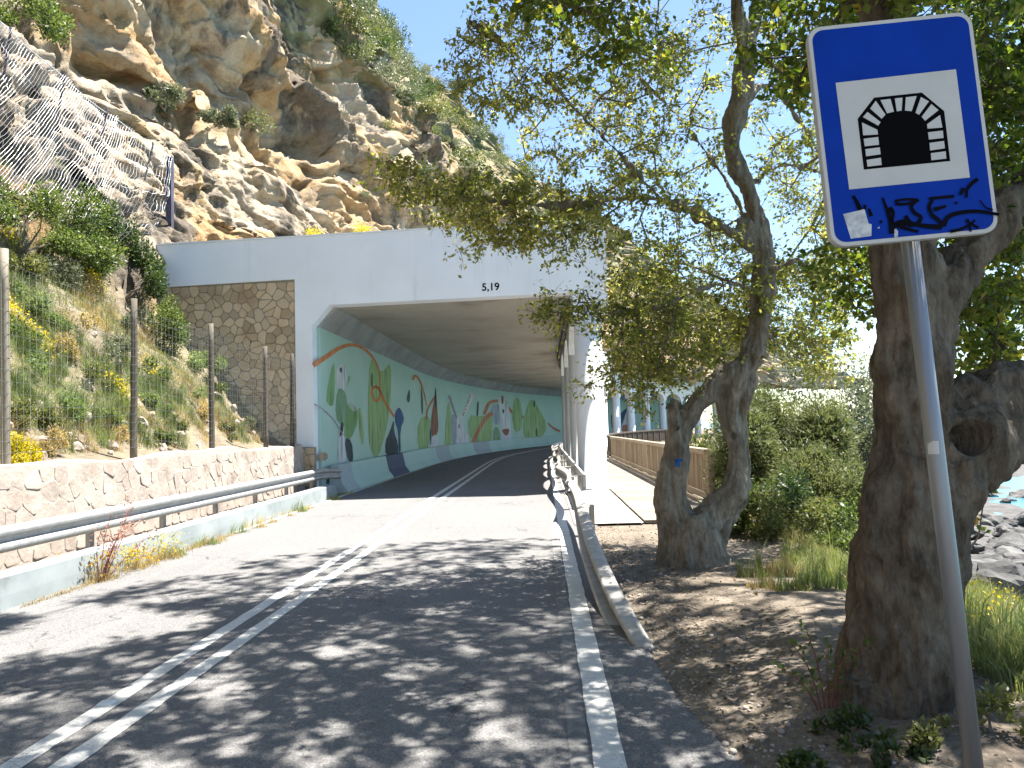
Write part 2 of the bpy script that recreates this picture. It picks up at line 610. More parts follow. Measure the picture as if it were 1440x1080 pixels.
MT['post_pale'] = simple('bleached_post', [(0.3, (0.17, 0.15, 0.12)), (0.7, (0.29, 0.26, 0.21))], 6, 0.9, 5, 0.6, 40, 0.006, stretch=(1, 1, 0.1))
MT['post_dark'] = simple('tarred_post', [(0.3, (0.035, 0.03, 0.03)), (0.7, (0.07, 0.062, 0.055))], 6, 0.85, 5, 0.5, 40, 0.006, stretch=(1, 1, 0.1))
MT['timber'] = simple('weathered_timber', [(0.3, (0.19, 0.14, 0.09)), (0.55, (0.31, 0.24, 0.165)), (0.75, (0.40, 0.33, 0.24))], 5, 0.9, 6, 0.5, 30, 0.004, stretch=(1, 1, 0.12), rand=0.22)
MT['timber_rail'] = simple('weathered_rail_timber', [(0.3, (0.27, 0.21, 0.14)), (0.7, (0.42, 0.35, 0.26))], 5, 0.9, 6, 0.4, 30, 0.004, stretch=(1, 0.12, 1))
MT['timber_shade_dark'] = simple('shade_dark_timber', [(0.3, (0.05, 0.04, 0.032)), (0.7, (0.105, 0.085, 0.065))], 5, 0.9, 5, 0.4, 30, 0.004)  # on the far fence this dark tone stands in for shade
MT['plank'] = simple('deck_plank', [(0.3, (0.17, 0.14, 0.11)), (0.7, (0.27, 0.235, 0.19))], 4, 0.9, 6, 0.4, 30, 0.004, stretch=(0.15, 1, 1), rand=0.15)
MT['wire'] = simple('wire', [(0.4, (0.45, 0.46, 0.48)), (0.6, (0.55, 0.56, 0.58))], 3, 0.45, 2, 0, metal=0.5)
MT['wire_dark'] = simple('dark_wire', [(0.4, (0.20, 0.215, 0.20)), (0.6, (0.28, 0.29, 0.27))], 3, 0.6, 2, 0)
MT['net'] = simple('net_wire', [(0.4, (0.34, 0.35, 0.37)), (0.6, (0.46, 0.47, 0.49))], 3, 0.5, 2, 0, metal=0.3)
MT['steel_dark'] = simple('dark_steel', [(0.4, (0.075, 0.07, 0.10)), (0.6, (0.11, 0.105, 0.14))], 3, 0.6, 2, 0.1)


def flat(name, c, rough=0.6, var=0.08, scale=6.0, metal=0.0, spec=0.15):
    lo = tuple(x * (1 - var) for x in c)
    hi = tuple(min(1, x * (1 + var)) for x in c)
    return simple(name, [(0.35, lo), (0.65, hi)], scale, rough, 4, 0.08, 60, 0.001, metal=metal, spec=spec)


MT['sign_blue'] = flat('sign_blue', (0.002, 0.030, 0.27), 0.5, 0.10, 5, spec=0.08)
MT['sign_white'] = flat('sign_white', (0.46, 0.45, 0.43), 0.5, 0.04)
MT['sign_black'] = flat('sign_black', (0.004, 0.004, 0.005), 0.8, 0.1, spec=0.02)
MT['sign_metal'] = flat('sign_aluminium', (0.42, 0.42, 0.41), 0.5, 0.05, 6, 0.3)
MT['sticker'] = simple('torn_sticker', [(0.35, (0.30, 0.31, 0.33)), (0.6, (0.55, 0.55, 0.55))], 25, 0.8, 6, 0.3, 60, 0.001)
MT['ink'] = flat('marker_ink', (0.005, 0.005, 0.008), 0.8, 0.2, spec=0.03)


def bark(name, a, b_, c_, moss=None):
    m, nt, b = _nodes(name)
    v = pos(nt)
    n1 = noise(nt, v, 3.2, 6, 0.65, 0.6)
    n2 = noise(nt, pos(nt, (1, 1, 0.32)), 15, 7, 0.72)
    cc = ramp(nt, n1, [(0.3, a), (0.5, b_), (0.68, c_)])
    cc = mix(nt, 0.5, cc, ramp(nt, n2, [(0.35, tuple(x * 0.35 for x in a)), (0.65, c_)]))
    nt.links.new(cc, b.inputs['Base Color'])
    b.inputs['Roughness'].default_value = 0.92
    b.inputs['Specular IOR Level'].default_value = 0.2
    wav = noise(nt, pos(nt, (1, 1, 0.22)), 26, 6, 0.7, 0.4)
    bump(nt, b, math_(nt, 'ADD', n2, wav), 1.0, 0.05)
    return m


MT['bark_a'] = bark('grey_bark', (0.14, 0.112, 0.088), (0.29, 0.242, 0.192), (0.44, 0.38, 0.31))
MT['bark_b'] = bark('brown_bark', (0.06, 0.045, 0.032), (0.145, 0.112, 0.08), (0.29, 0.24, 0.185))
MT['twig'] = simple('twig', [(0.3, (0.10, 0.08, 0.06)), (0.7, (0.21, 0.175, 0.14))], 12, 0.9, 4, 0.3, 40, 0.003)
MT['twig_red'] = simple('red_stem', [(0.3, (0.13, 0.035, 0.03)), (0.7, (0.22, 0.07, 0.05))], 12, 0.7, 3, 0)
LEAF_A = [(0.0, (0.06, 0.08, 0.02)), (0.4, (0.175, 0.19, 0.048)), (0.75, (0.34, 0.32, 0.09)), (1.0, (0.50, 0.45, 0.17))]
LEAF_B = [(0.0, (0.028, 0.050, 0.012)), (0.4, (0.075, 0.11, 0.022)), (0.75, (0.16, 0.185, 0.040)), (1.0, (0.34, 0.29, 0.06))]
MT['leaf_a'] = leaf_mat('small_oval_leaf', LEAF_A, 0.5)
MT['leaf_b'] = leaf_mat('broad_leaf', LEAF_B, 0.5)
MT['shrub_green'] = leaf_mat('shrub_leaf_green', [(0, (0.035, 0.06, 0.016)), (0.6, (0.11, 0.145, 0.04)), (1, (0.25, 0.25, 0.08))], 0.35)
MT['shrub_dark'] = leaf_mat('shrub_leaf_dark', [(0, (0.022, 0.042, 0.014)), (0.6, (0.055, 0.085, 0.025)), (1, (0.16, 0.17, 0.05))], 0.3)
MT['shrub_grey'] = leaf_mat('shrub_leaf_grey', [(0, (0.06, 0.075, 0.04)), (0.6, (0.125, 0.14, 0.08)), (1, (0.25, 0.24, 0.15))], 0.3)
MT['shrub_olive'] = leaf_mat('shrub_leaf_olive', [(0, (0.055, 0.07, 0.022)), (0.6, (0.13, 0.14, 0.045)), (1, (0.28, 0.25, 0.09))], 0.3)
MT['pine'] = leaf_mat('pine_needle', [(0, (0.05, 0.066, 0.024)), (0.6, (0.135, 0.152, 0.062)), (1, (0.26, 0.26, 0.115))], 0.3)
MT['grass'] = leaf_mat('grass_blade', [(0, (0.07, 0.095, 0.025)), (0.5, (0.16, 0.185, 0.06)), (0.8, (0.30, 0.27, 0.11)), (1, (0.48, 0.39, 0.21))], 0.35, 0.6)
MT['dry'] = leaf_mat('dry_grass_blade', [(0, (0.16, 0.13, 0.05)), (0.5, (0.36, 0.28, 0.12)), (1, (0.52, 0.42, 0.24))], 0.35, 0.7)
MT['litter'] = leaf_mat('leaf_litter', [(0, (0.06, 0.045, 0.03)), (0.5, (0.13, 0.10, 0.065)), (1, (0.26, 0.21, 0.13))], 0.2, 0.8)
MT['yellow'] = leaf_mat('yellow_flower', [(0, (0.12, 0.15, 0.025)), (0.35, (0.38, 0.33, 0.03)), (1, (0.68, 0.50, 0.03))], 0.3, 0.6)
MT['ochre_leaf'] = leaf_mat('autumn_leaf', [(0, (0.12, 0.13, 0.03)), (0.5, (0.38, 0.24, 0.03)), (1, (0.50, 0.22, 0.03))], 0.45)
MT['fennel'] = leaf_mat('feathery_green', [(0, (0.07, 0.105, 0.035)), (0.6, (0.15, 0.195, 0.07)), (1, (0.30, 0.31, 0.13))], 0.4)
MT['pink'] = leaf_mat('dry_red_leaf', [(0, (0.16, 0.07, 0.05)), (0.6, (0.30, 0.15, 0.11)), (1, (0.42, 0.28, 0.2))], 0.3)
MT['boulder'] = simple('shore_rock', [(0.3, (0.045, 0.044, 0.044)), (0.5, (0.082, 0.08, 0.077)), (0.7, (0.135, 0.13, 0.122))], 0.8, 0.9, 7, 0.9, 3.5, 0.08, rand=0.25)

# ------------------------------------------------------------------ road alignment
S0, RC, PHI0 = 38.0, 100.0, math.atan(0.04)
_c0 = Vector((-2.85, 0.0))
_h0 = Vector((math.sin(PHI0), math.cos(PHI0)))


def road(s, d=0.0, z=0.0):
    """point at distance s along the road, d metres to the right of its centre line"""
    if s <= S0:
        c, phi = _c0 + _h0 * s, PHI0
    else:
        phi = PHI0 + (s - S0) / RC
        k = _c0 + _h0 * S0
        c = k + Vector((RC * (math.cos(PHI0) - math.cos(phi)), RC * (math.sin(phi) - math.sin(PHI0))))
    return Vector((c.x + d * math.cos(phi), c.y - d * math.sin(phi), z))


def srange(a, b, step_):
    n = max(1, int(round((b - a) / step_)))
    return [a + (b - a) * i / n for i in range(n + 1)]


# ------------------------------------------------------------------ ground, sea, road
def edge_right(Y):
    """where the level verge on the seaward side ends"""
    return np.interp(Y, [-30, 2, 6, 9, 12, 15, 40, 55, 70, 90, 120, 160], [4.2, 3.6, 3.5, 3.9, 4.3, 5.0, 5.6, 8.5, 15, 28, 55, 100])


def ground_z(X, Y):
    X = np.asarray(X, float)
    Y = np.asarray(Y, float)
    t = X - edge_right(Y)
    z = np.where(t < 0, 0.0, 0)
    down = np.interp(np.maximum(t, 0), [0, 1.5, 5, 12, 26, 60], [0, -0.55, -2.3, -4.6, -6.3, -9])
    z = z + down
    # the trodden path rises a little towards the big tree
    near = np.exp(-((Y - 5.0) / 3.2) ** 2)
    z = z + near * 0.16 * np.clip((X - 1.25) / 1.1, 0, 1) * np.clip(1 - t / 3, 0, 1)
    P = np.stack([X.ravel(), Y.ravel(), 0 * X.ravel()], 1)
    off = np.clip((X - 1.05) / 0.5, 0, 1)
    amp = np.clip(0.35 + 0.25 * np.maximum(t, 0), 0, 2.2)
    n = (fbm(P * 0.45, 4, 3) * 0.10).reshape(X.shape) * amp
    n2 = (fbm(P * 2.3, 4, 5) * 0.022).reshape(X.shape)
    flat_ = ((Y > 12.5) & (X < 4.6)) * 1.0
    z = z + off * (n + n2) * (1 - 0.85 * flat_)
    z = np.where(X < 1.0, -0.03, z)
    z = np.where((X >= 1.0) & (X < 1.35), -0.03 + (X - 1.0) / 0.35 * (z + 0.05), z)
    z = np.where((Y > 12.8) & (X < 4.7) & (t < 0), np.minimum(z, -0.03), z)
    return z


def gz(x, y):
    return float(ground_z(np.array([x]), np.array([y]))[0])


xs = np.concatenate([np.linspace(-90, -8, 12), np.linspace(-7, 0.8, 14), np.linspace(0.95, 5, 110), np.linspace(5.15, 16, 90), np.linspace(16.5, 160, 90)])
ys = np.concatenate([np.linspace(-40, -2, 12), np.linspace(-1.5, 2, 10), np.linspace(2.1, 14, 170), np.linspace(14.3, 60, 110), np.linspace(61, 220, 60)])
XX, YY = np.meshgrid(xs, ys, indexing='ij')
ZZ = ground_z(XX, YY)
g = fast_mesh('ground', np.stack([XX.ravel(), YY.ravel(), ZZ.ravel()], 1), grid_faces(len(xs), len(ys)), MT['dirt'], smooth=True)
tag(g, 'trodden pale dirt verge falling away to the shore', kind='structure')

m, nt, b = _nodes('sea_water')
b.inputs['Base Color'].default_value = (0.06, 0.19, 0.24, 1)
b.inputs['Roughness'].default_value = 0.16
b.inputs['IOR'].default_value = 1.33
wv1 = noise(nt, pos(nt, (1, 0.45, 1)), 0.55, 6, 0.6)
bump(nt, b, wv1, 0.5, 0.35)
sea = pydata('sea', [(-200, -400, -6.6), (9000, -400, -6.6), (9000, 12000, -6.6), (-200, 12000, -6.6)], [(0, 1, 2, 3)], m)
tag(sea, 'pale bright sea beyond the shore rocks', kind='structure')

# carriageway with an eroded right edge
ss = srange(-14, 44, 0.12) + srange(44.6, 130, 1.2)
P_ = np.array([(s, 0, 0) for s in ss])
er = fbm(P_ * 0.55, 4, 21) * 0.05 + fbm(P_ * 3.1, 3, 22) * 0.018
rows = []
for s, e in zip(ss, er):
    wr = float(np.interp(s, [-14, 3.6, 4.8, 6.2, 8, 12, 14, 130], [4.1, 3.85, 3.72, 3.62, 3.55, 3.5, 3.75, 3.75]))
    rows.append([road(s, d, z) for d, z in ((-3.35, 0.0), (-1.5, 0.012), (0, 0.02), (1.5, 0.012), (3.0, 0.0), (wr + e, -0.008), (wr + e + 0.03, -0.07))])
o = MB().sheet(rows).build('road', MT['asphalt'])
tag(o, 'grey two-lane asphalt road curving into the gallery', kind='structure')


def stripe(name, s0, s1, d0, d1, z, seed, parent):
    rows = []
    L = srange(s0, s1, 0.1 if s1 < 50 else 0.6)
    P = np.array([(s, 0, 0) for s in L])
    ea = fbm(P * 5, 3, seed) * 0.006
    eb = fbm(P * 5, 3, seed + 9) * 0.006
    for s, a, c in zip(L, ea, eb):
        zz = z
        rows.append([road(s, d0 + a, zz), road(s, d1 + c, zz)])
    return MB().sheet(rows).build(name, MT['paint'], parent)


mark = empty('road_marking', road(4, 0, 0.02))
tag(mark, kind='structure')
for a, b_, sd in ((-0.21, -0.07, 1), (0.09, 0.23, 2)):
    stripe('centre_line', -10, 44, a, b_, 0.0245, sd, mark)
    stripe('centre_line', 44, 110, a, b_, 0.0245, sd, mark)
stripe('edge_line', -10, 44, 3.06, 3.235, 0.0035, 5, mark)
stripe('edge_line', 44, 110, 3.06, 3.235, 0.0035, 6, mark)
stripe('edge_line', 14, 44, -3.02, -2.9, 0.009, 7, mark)
stripe('edge_line', 44, 110, -3.02, -2.9, 0.009, 8, mark)
# older faded edge line beside the new one
o = stripe('edge_line', 2, 16, 2.93, 3.045, 0.0045, 15, mark)
o.data.materials.clear()
o.data.materials.append(simple('faded_paint', [(0.40, (0.13, 0.127, 0.125)), (0.62, (0.22, 0.215, 0.21))], 14, 0.85, 6, 0.4, 90, 0.004))
c = on_z(150, 990, 0.02)
st = MB()
st.loft([[Vector((x * k, y * k2, z)) for x, y in ((-0.05, -0.045), (0.05, -0.045), (0.05, 0.045), (-0.05, 0.045))] for k, k2, z in ((1, 1, 0), (0.98, 0.95, 0.008), (0.75, 0.45, 0.02))])
o = st.build('road_stud', flat('road_stud_white', (0.66, 0.66, 0.64), 0.4), None, bevel=0.002)
o.location = (c.x, c.y, 0.021)
o.rotation_euler = (0, 0, -PHI0)
tag(o, 'small white reflective stud set between the double centre lines', 'road stud')

# ------------------------------------------------------------------ gallery
def portal(X, z, off=0.0):
    """point in the portal's front plane, off metres towards the viewer"""
    return Vector((X, 21.62 - 0.0857 * (X + 5.1) - off, z))


def s_at_portal(d):
    # along-road distance where offset d meets the back of the portal
    s = 21.0
    for _ in range(8):
        p = road(s, d)
        s += (portal(p.x, 0).y + 0.5) - p.y
    return s


gal = empty('road_gallery', portal(-5.5, 0.0), 'white concrete road gallery with painted wall built against the cliff', 'gallery')
ZC, ZT = 5.55, 7.62
DW = -3.72                                     # inner face of the painted wall
pf = MB()


def slab(poly, y_front, y_back):
    """polygon in the portal plane with thickness"""
    n = len(poly)
    V = [portal(x, z, y_front) for x, z in poly] + [portal(x, z, y_back) for x, z in poly]
    return V, [tuple(range(n)), tuple(range(2 * n - 1, n - 1, -1))] + [(i, i + n, (i + 1) % n + n, (i + 1) % n) for i in range(n)]


def slab_obj(name, poly, f, bk, m, parent, bevel=0.0):
    V, Fs = slab(poly, f, bk)
    return MB().add(V, Fs).build(name, m, parent, bevel=bevel)


slab_obj('portal_face', [(-10.7, 6.3), (-6.3, 6.36), (-6.3, 0.2), (-5.79, 0.2), (-5.79, 4.97), (-5.27, 5.55), (1.78, 5.6), (1.78, 4.95), (2.78, 4.95), (2.78, 7.66), (-10.7, 7.58)], 0.0, -0.55, MT['portal'], gal)
slab_obj('coping', [(-10.75, 7.583), (2.8, 7.663), (2.8, 7.70), (-10.75, 7.62)], 0.03, -0.58, MT['portal'], gal)
slab_obj('stub_wall', [(-6.32, -0.1), (-5.72, -0.1), (-5.72, 1.42), (-6.32, 1.45)], 0.16, -0.02, MT['mortar_dark'], gal)

# swept inner shell
SA = srange(21.4, 44, 1.0) + srange(45.5, 112, 1.5)


def sweep(name, prof, m, a=None, closed=True, smooth=False, ss=None, parent=gal):
    rows = []
    for s in (ss or SA):
        row = []
        for d, z in prof:
            s_ = max(s, s_at_portal(d)) if s < 24 else s
            row.append(road(s_, d, z))
        rows.append(row)
    mb = MB()
    if closed:
        mb.loft(rows)
    else:
        mb.sheet(rows)
    return mb.build(name, m, parent, smooth=smooth)


wall_o = sweep('painted_wall', [(DW, -0.1), (DW, 4.97), (DW - 0.4, 4.97), (DW - 0.4, -0.1)], MT['mural'])
sweep('haunch', [(DW - 0.003, 4.972), (DW + 0.53, 5.548), (DW - 0.4, 5.548), (DW - 0.4, 4.972)], MT['haunch'])
sweep('roof_slab', [(DW - 0.6, 5.55), (3.8, 5.6), (3.8, 6.6), (DW - 0.6, 6.6)], MT['concrete'])
# seams in the soffit
for s in (33, 51):
    mb = MB().sheet([[road(s + e, d, 5.546 + 0.05 * (d - DW) / 7.5) for d in np.linspace(DW + 0.6, 3.78, 8)] for e in (0, 0.025)])
    mb.build('soffit_joint', MT['mortar_dark'], gal)

# pillars and the arched fascia beam
DP, SP = 4.22, 5.6
S1 = 21.45
PIL = [S1 + SP * i for i in range(0, 17)]
for i, s in enumerate(PIL):
    q = road(s, DP, 0)
    if i == 0:
        q = Vector((2.22, 21.35, 0))
    prof = [(0.47, -0.1), (0.47, 0.03), (0.405, 0.05), (0.40, 2.55), (0.394, 2.56), (0.394, 5.1)]
    n = 28
    mb = MB().loft([[Vector((r * math.cos(2 * math.pi * k / n), r * math.sin(2 * math.pi * k / n), z)) for k in range(n)] for r, z in prof])
    po = mb.build('pillar', MT['white'], gal, smooth=False, loc=None)
    for p in po.data.polygons:
        p.use_smooth = abs(p.normal.z) < 0.3
    for v in po.data.vertices:
        v.co.x += q.x
        v.co.y += q.y


def arch_z(s):
    k = (s - S1) / SP
    k = k - math.floor(k)
    x = abs(2 * k - 1)
    x = min(1.0, x / 0.86)
    return 4.35 + 0.85 * math.sqrt(max(0, 1 - x * x))


SB = srange(21.9, 21.9 + SP * 16, SP / 28)


def top_z(s):
    return float(np.interp(s, [21, 45, 75, 130], [6.6, 7.0, 8.6, 10.0]))


rows = [[road(s, 3.84, arch_z(s)), road(s, 4.62, arch_z(s)), road(s, 4.62, top_z(s)), road(s, 3.84, top_z(s))] for s in SB]
MB().loft(rows).build('arched_fascia', MT['white'], gal)
sweep('inner_beam', [(3.70, 5.30), (3.835, 5.30), (3.835, 5.62), (3.70, 5.62)], flat('dark_beam', (0.16, 0.135, 0.11), 0.8), ss=srange(22.2, 110, 1.5))

# New Jersey barrier in blocks along the painted wall
MUR2 = flat('mural_navy', (0.09, 0.11, 0.16), 0.7)
MUR3 = flat('mural_grey', (0.36, 0.42, 0.42), 0.7)


def barrier(s0, s1, m):
    prof = [(-3.05, 0.0), (-3.05, 0.07), (-3.22, 0.28), (-3.34, 0.86), (-3.56, 0.86), (-3.66, 0.0)]
    mb = MB().loft([[road(s, d, z) for d, z in prof] for s in srange(s0, s1, 1.0)])
    return mb.build('barrier_block', m, gal, bevel=0.012)


def s_of_px(px, d, z):
    """distance along the road where the surface at offset d shows in that column"""
    best, bs = 1e9, 0
    for s in np.arange(19.5, 110, 0.05):
        p = road(s, d, z)
        x, _, _ = project([p])
        if abs(x[0] - px) < best:
            best, bs = abs(x[0] - px), s
    return float(bs)


cols = [(482, 500, MUR3), (500, 548, MT['mural']), (548, 571, MUR2), (571, 616, MT['mural']), (616, 634, MUR3), (634, 668, MT['mural']), (668, 690, MUR3), (690, 712, MT['mural'])]
for a, c_, mm in cols:
    barrier(s_of_px(a, -3.2, 0.4), s_of_px(c_, -3.2, 0.4) - 0.03, mm)
sb = s_of_px(712, -3.2, 0.4)
while sb < 84:
    barrier(sb, sb + 3.97, MT['mural'])
    sb += 4.0

# the mural's painted shapes lie on the wall
_wall_s = np.arange(19.5, 120, 0.25)
_wall_p = np.array([road(s, DW) for s in _wall_s])
_wang = np.arctan2(_wall_p[:, 0], _wall_p[:, 1])


def wall_hit(px, py):
    r = ray(px, py)
    s = float(np.interp(math.atan2(r.x, r.y), _wang, _wall_s))
    p = road(s, DW)
    z = EYE + r.z * (p.y / r.y)
    return s, min(4.96, max(0.02, z))


_layer = [0]


def paint(pts, m, name='painted_shape', zoom=None):
    if zoom:
        x0, y0, k = zoom
        pts = [(x0 + x / k, y0 + y / k) for x, y in pts]
    h = [wall_hit(*q) for q in pts]
    # smooth the outline once (rounded brush edges)
    hh = []
    for i in range(len(h)):
        a, c_ = h[i], h[(i + 1) % len(h)]
        hh += [(a[0] * .75 + c_[0] * .25, a[1] * .75 + c_[1] * .25), (a[0] * .25 + c_[0] * .75, a[1] * .25 + c_[1] * .75)]
    _layer[0] += 1
    bm = bmesh.new()
    lay = bm.verts.layers.float.new('tint')
    vs_ = [bm.verts.new((s, z, 0)) for s, z in hh]
    try:
        fc_ = bm.faces.new(vs_)
    except Exception:
        bm.free()
        return
    wdt = min(max(s for s, z in hh) - min(s for s, z in hh), max(z for s, z in hh) - min(z for s, z in hh))
    bmesh.ops.inset_individual(bm, faces=[fc_], thickness=min(0.22, wdt * 0.2), use_even_offset=False)
    for v in fc_.verts:
        v[lay] = 1.0
    bmesh.ops.triangulate(bm, faces=bm.faces[:])
    if max(s for s, z in hh) > S0:
        for e_ in range(2):
            bmesh.ops.subdivide_edges(bm, edges=bm.edges[:], cuts=1, use_grid_fill=False)
            bmesh.ops.triangulate(bm, faces=bm.faces[:])
    off = 0.004 + 0.0006 * _layer[0]
    for v in bm.verts:
        v.co = road(v.co.x, DW + off, v.co.y)
    bmesh.ops.recalc_face_normals(bm, faces=bm.faces[:])
    me = bpy.data.meshes.new(name)
    bm.to_mesh(me)
    bm.free()
    return link(name, me, m, wall_o)


def ribbon(pts, w, m, zoom):
    """painted line: list of px points (zoom coords), width in px"""
    P = [Vector((x, y)) for x, y in pts]
    # Catmull-Rom
    Q = []
    for i in range(len(P) - 1):
        p0, p1, p2, p3 = P[max(i - 1, 0)], P[i], P[i + 1], P[min(i + 2, len(P) - 1)]
        for t in (0, .25, .5, .75):
            Q.append(0.5 * ((2 * p1) + (p2 - p0) * t + (2 * p0 - 5 * p1 + 4 * p2 - p3) * t * t + (3 * p1 - p0 - 3 * p2 + p3) * t ** 3))
    Q.append(P[-1])
    _layer[0] += 1
    off = 0.004 + 0.0006 * _layer[0]
    rows = []
    for i, q in enumerate(Q):
        t = Q[min(i + 1, len(Q) - 1)] - Q[max(i - 1, 0)]
        n = Vector((-t.y, t.x)).normalized()
        wi = w[0] + (w[1] - w[0]) * i / (len(Q) - 1) if isinstance(w, tuple) else w
        row = []
        for e in (-0.5, 0.5):
            x, y = q + n * wi * e
            s, z = wall_hit(zoom[0] + x / zoom[2], zoom[1] + y / zoom[2])
            row.append(road(s, DW + off, z))
        rows.append(row)
    o = MB().sheet(rows).build('painted_ribbon', m, wall_o)
    o.data.attributes.new('tint', 'FLOAT', 'POINT').data.foreach_set('value', [1.0] * len(o.data.vertices))


def mural_paint(name, c_):
    """streaky brushed wall paint; its outline dissolves into the ground colour"""
    m, nt, b = _nodes(name)
    st_ = noise(nt, pos(nt, (3, 3, 0.45)), 1.4, 6, 0.65)
    cc = ramp(nt, st_, [(0.3, tuple(x * 0.6 for x in c_)), (0.5, c_), (0.72, tuple(min(1, x * 1.25 + 0.04) for x in c_))])
    nt.links.new(cc, b.inputs['Base Color'])
    b.inputs['Roughness'].default_value = 0.8
    b.inputs['Specular IOR Level'].default_value = 0.15
    a = N(nt, 'ShaderNodeAttribute', attribute_name='tint')
    al = step(nt, math_(nt, 'ADD', a.outputs['Fac'], math_(nt, 'MULTIPLY', math_(nt, 'SUBTRACT', st_, 0.5), 2.4)), 0.05, 0.85)
    tr = N(nt, 'ShaderNodeBsdfTransparent')
    mx = N(nt, 'ShaderNodeMixShader')
    nt.links.new(math_(nt, 'MULTIPLY', al, 0.93), mx.inputs[0])
    nt.links.new(tr.outputs[0], mx.inputs[1])
    nt.links.new(b.outputs[0], mx.inputs[2])
    nt.links.new(mx.outputs[0], nt.nodes['Material Output'].inputs[0])
    return m


PC = {k: mural_paint('mural_' + k, tuple(x * 0.9 + g_ * 0.1 for x, g_ in zip(c_, (0.42, 0.60, 0.53)))) for k, c_ in dict(orange=(0.62, 0.185, 0.045), coral=(0.50, 0.16, 0.085), white=(0.62, 0.63, 0.68), lime=(0.30, 0.44, 0.19), green=(0.19, 0.35, 0.13), sage=(0.20, 0.33, 0.20), dark=(0.055, 0.075, 0.055), navy=(0.03, 0.045, 0.13), black=(0.025, 0.027, 0.045), blue=(0.03, 0.075, 0.22), brown=(0.25, 0.085, 0.045), grey=(0.34, 0.37, 0.44), mauve=(0.36, 0.30, 0.36), pale=(0.45, 0.52, 0.42)).items()}
Z4 = (430, 460, 4.91)          # enlargements of the photograph used for measuring
Z5 = (590, 500, 6.75)
paint([(440, 230), (470, 215), (520, 330), (590, 210), (585, 520), (560, 700), (500, 905), (470, 905), (430, 790), (425, 540)], PC['lime'], zoom=Z4)
paint([(770, 640), (860, 600), (862, 780), (830, 860), (770, 850)], PC['lime'], zoom=Z4)
paint([(350, 560), (385, 560), (405, 800), (380, 815)], PC['lime'], zoom=Z4)
paint([(190, 215), (200, 330), (195, 540), (160, 545), (135, 490)], PC['green'], zoom=Z4)
paint([(225, 270), (265, 250), (282, 330), (265, 440), (240, 445), (212, 400), (210, 300)], PC['white'], zoom=Z4)
paint([(228, 285), (248, 275), (250, 310), (238, 318)], PC['navy'], zoom=Z4)
paint([(215, 420), (262, 430), (285, 500), (290, 640), (255, 690), (200, 625)], PC['sage'], zoom=Z4)
paint([(290, 340), (310, 335), (285, 430)], PC['lime'], zoom=Z4)
paint([(285, 510), (355, 560), (362, 640), (310, 780), (270, 770), (240, 690), (280, 620)], PC['green'], zoom=Z4)
paint([(285, 510), (355, 555), (340, 590), (300, 560)], PC['pale'], zoom=Z4)
paint([(238, 660), (262, 658), (262, 760), (280, 935), (212, 945), (225, 760)], PC['white'], zoom=Z4)
paint([(238, 660), (262, 658), (255, 730), (228, 770)], PC['black'], zoom=Z4)
paint([(262, 765), (315, 775), (330, 935), (290, 938)], PC['black'], zoom=Z4)
paint([(450, 310), (462, 320), (462, 420), (446, 410)], PC['dark'], zoom=Z4)
ribbon([(48, 265), (140, 205), (230, 145), (320, 122), (400, 150), (460, 210), (500, 290), (515, 420)], (34, 8), PC['orange'], Z4)
ribbon([(455, 430), (480, 410), (515, 445), (505, 495), (480, 510), (458, 470), (460, 425), (500, 420), (540, 510), (610, 620)], (18, 16), PC['orange'], Z4)
ribbon([(55, 530), (120, 570), (190, 640), (250, 735), (300, 775)], (9, 5), PC['mauve'], Z4)
paint([(640, 550), (662, 580), (680, 640), (650, 700), (655, 880), (638, 880), (638, 720), (615, 660), (612, 590)], PC['blue'], zoom=Z4)
paint([(608, 630), (606, 720), (635, 800), (636, 885), (552, 895), (545, 790), (580, 720)], PC['black'], zoom=Z4)
paint([(600, 690), (612, 720), (606, 790), (585, 740)], PC['navy'], zoom=Z4)
paint([(82, 868), (145, 862), (148, 920), (84, 922)], mural_paint('mural_patch', (0.40, 0.29, 0.21)), zoom=Z4)
paint([(715, 415), (720, 500), (705, 528), (693, 490)], PC['dark'], zoom=Z4)
paint([(792, 390), (806, 470), (808, 600), (796, 600)], PC['dark'], zoom=Z4)
ribbon([(735, 365), (755, 335), (790, 380), (815, 460), (835, 545)], (20, 5), PC['orange'], Z4)
ribbon([(835, 640), (838, 570), (890, 480)], (12, 14), PC['coral'], Z4)
# second enlargement: further figures
paint([(150, 260), (165, 500), (180, 700), (150, 770), (115, 800), (105, 640), (125, 480), (140, 420)], PC['brown'], zoom=Z5)
paint([(148, 270), (160, 420), (150, 520), (138, 430)], PC['black'], zoom=Z5)
paint([(100, 780), (165, 740), (165, 860), (120, 900), (100, 860)], PC['white'], zoom=Z5)
paint([(90, 740), (104, 660), (112, 900)], PC['navy'], zoom=Z5)
paint([(270, 390), (300, 600), (300, 880), (240, 900), (240, 700)], PC['lime'], zoom=Z5)
paint([(290, 560), (340, 560), (345, 860), (310, 880)], PC['grey'], zoom=Z5)
ribbon([(275, 380), (310, 480), (350, 600)], (26, 18), PC['mauve'], Z5)
ribbon([(505, 365), (465, 450), (415, 560)], (44, 22), PC['white'], Z5)
ribbon([(490, 370), (450, 470), (410, 570)], (18, 10), PC['orange'], Z5)
paint([(375, 545), (405, 590), (415, 730), (470, 760), (460, 820), (430, 850), (345, 850), (350, 720), (345, 600)], PC['white'], zoom=Z5)
paint([(366, 650), (376, 650), (376, 690), (366, 690)], PC['black'], zoom=Z5)
paint([(545, 430), (562, 440), (552, 600), (535, 580)], PC['dark'], zoom=Z5)
paint([(450, 560), (600, 580), (690, 540), (690, 800), (640, 850), (480, 820)], PC['lime'], zoom=Z5)
paint([(670, 470), (760, 450), (770, 650), (700, 660)], PC['grey'], zoom=Z5)
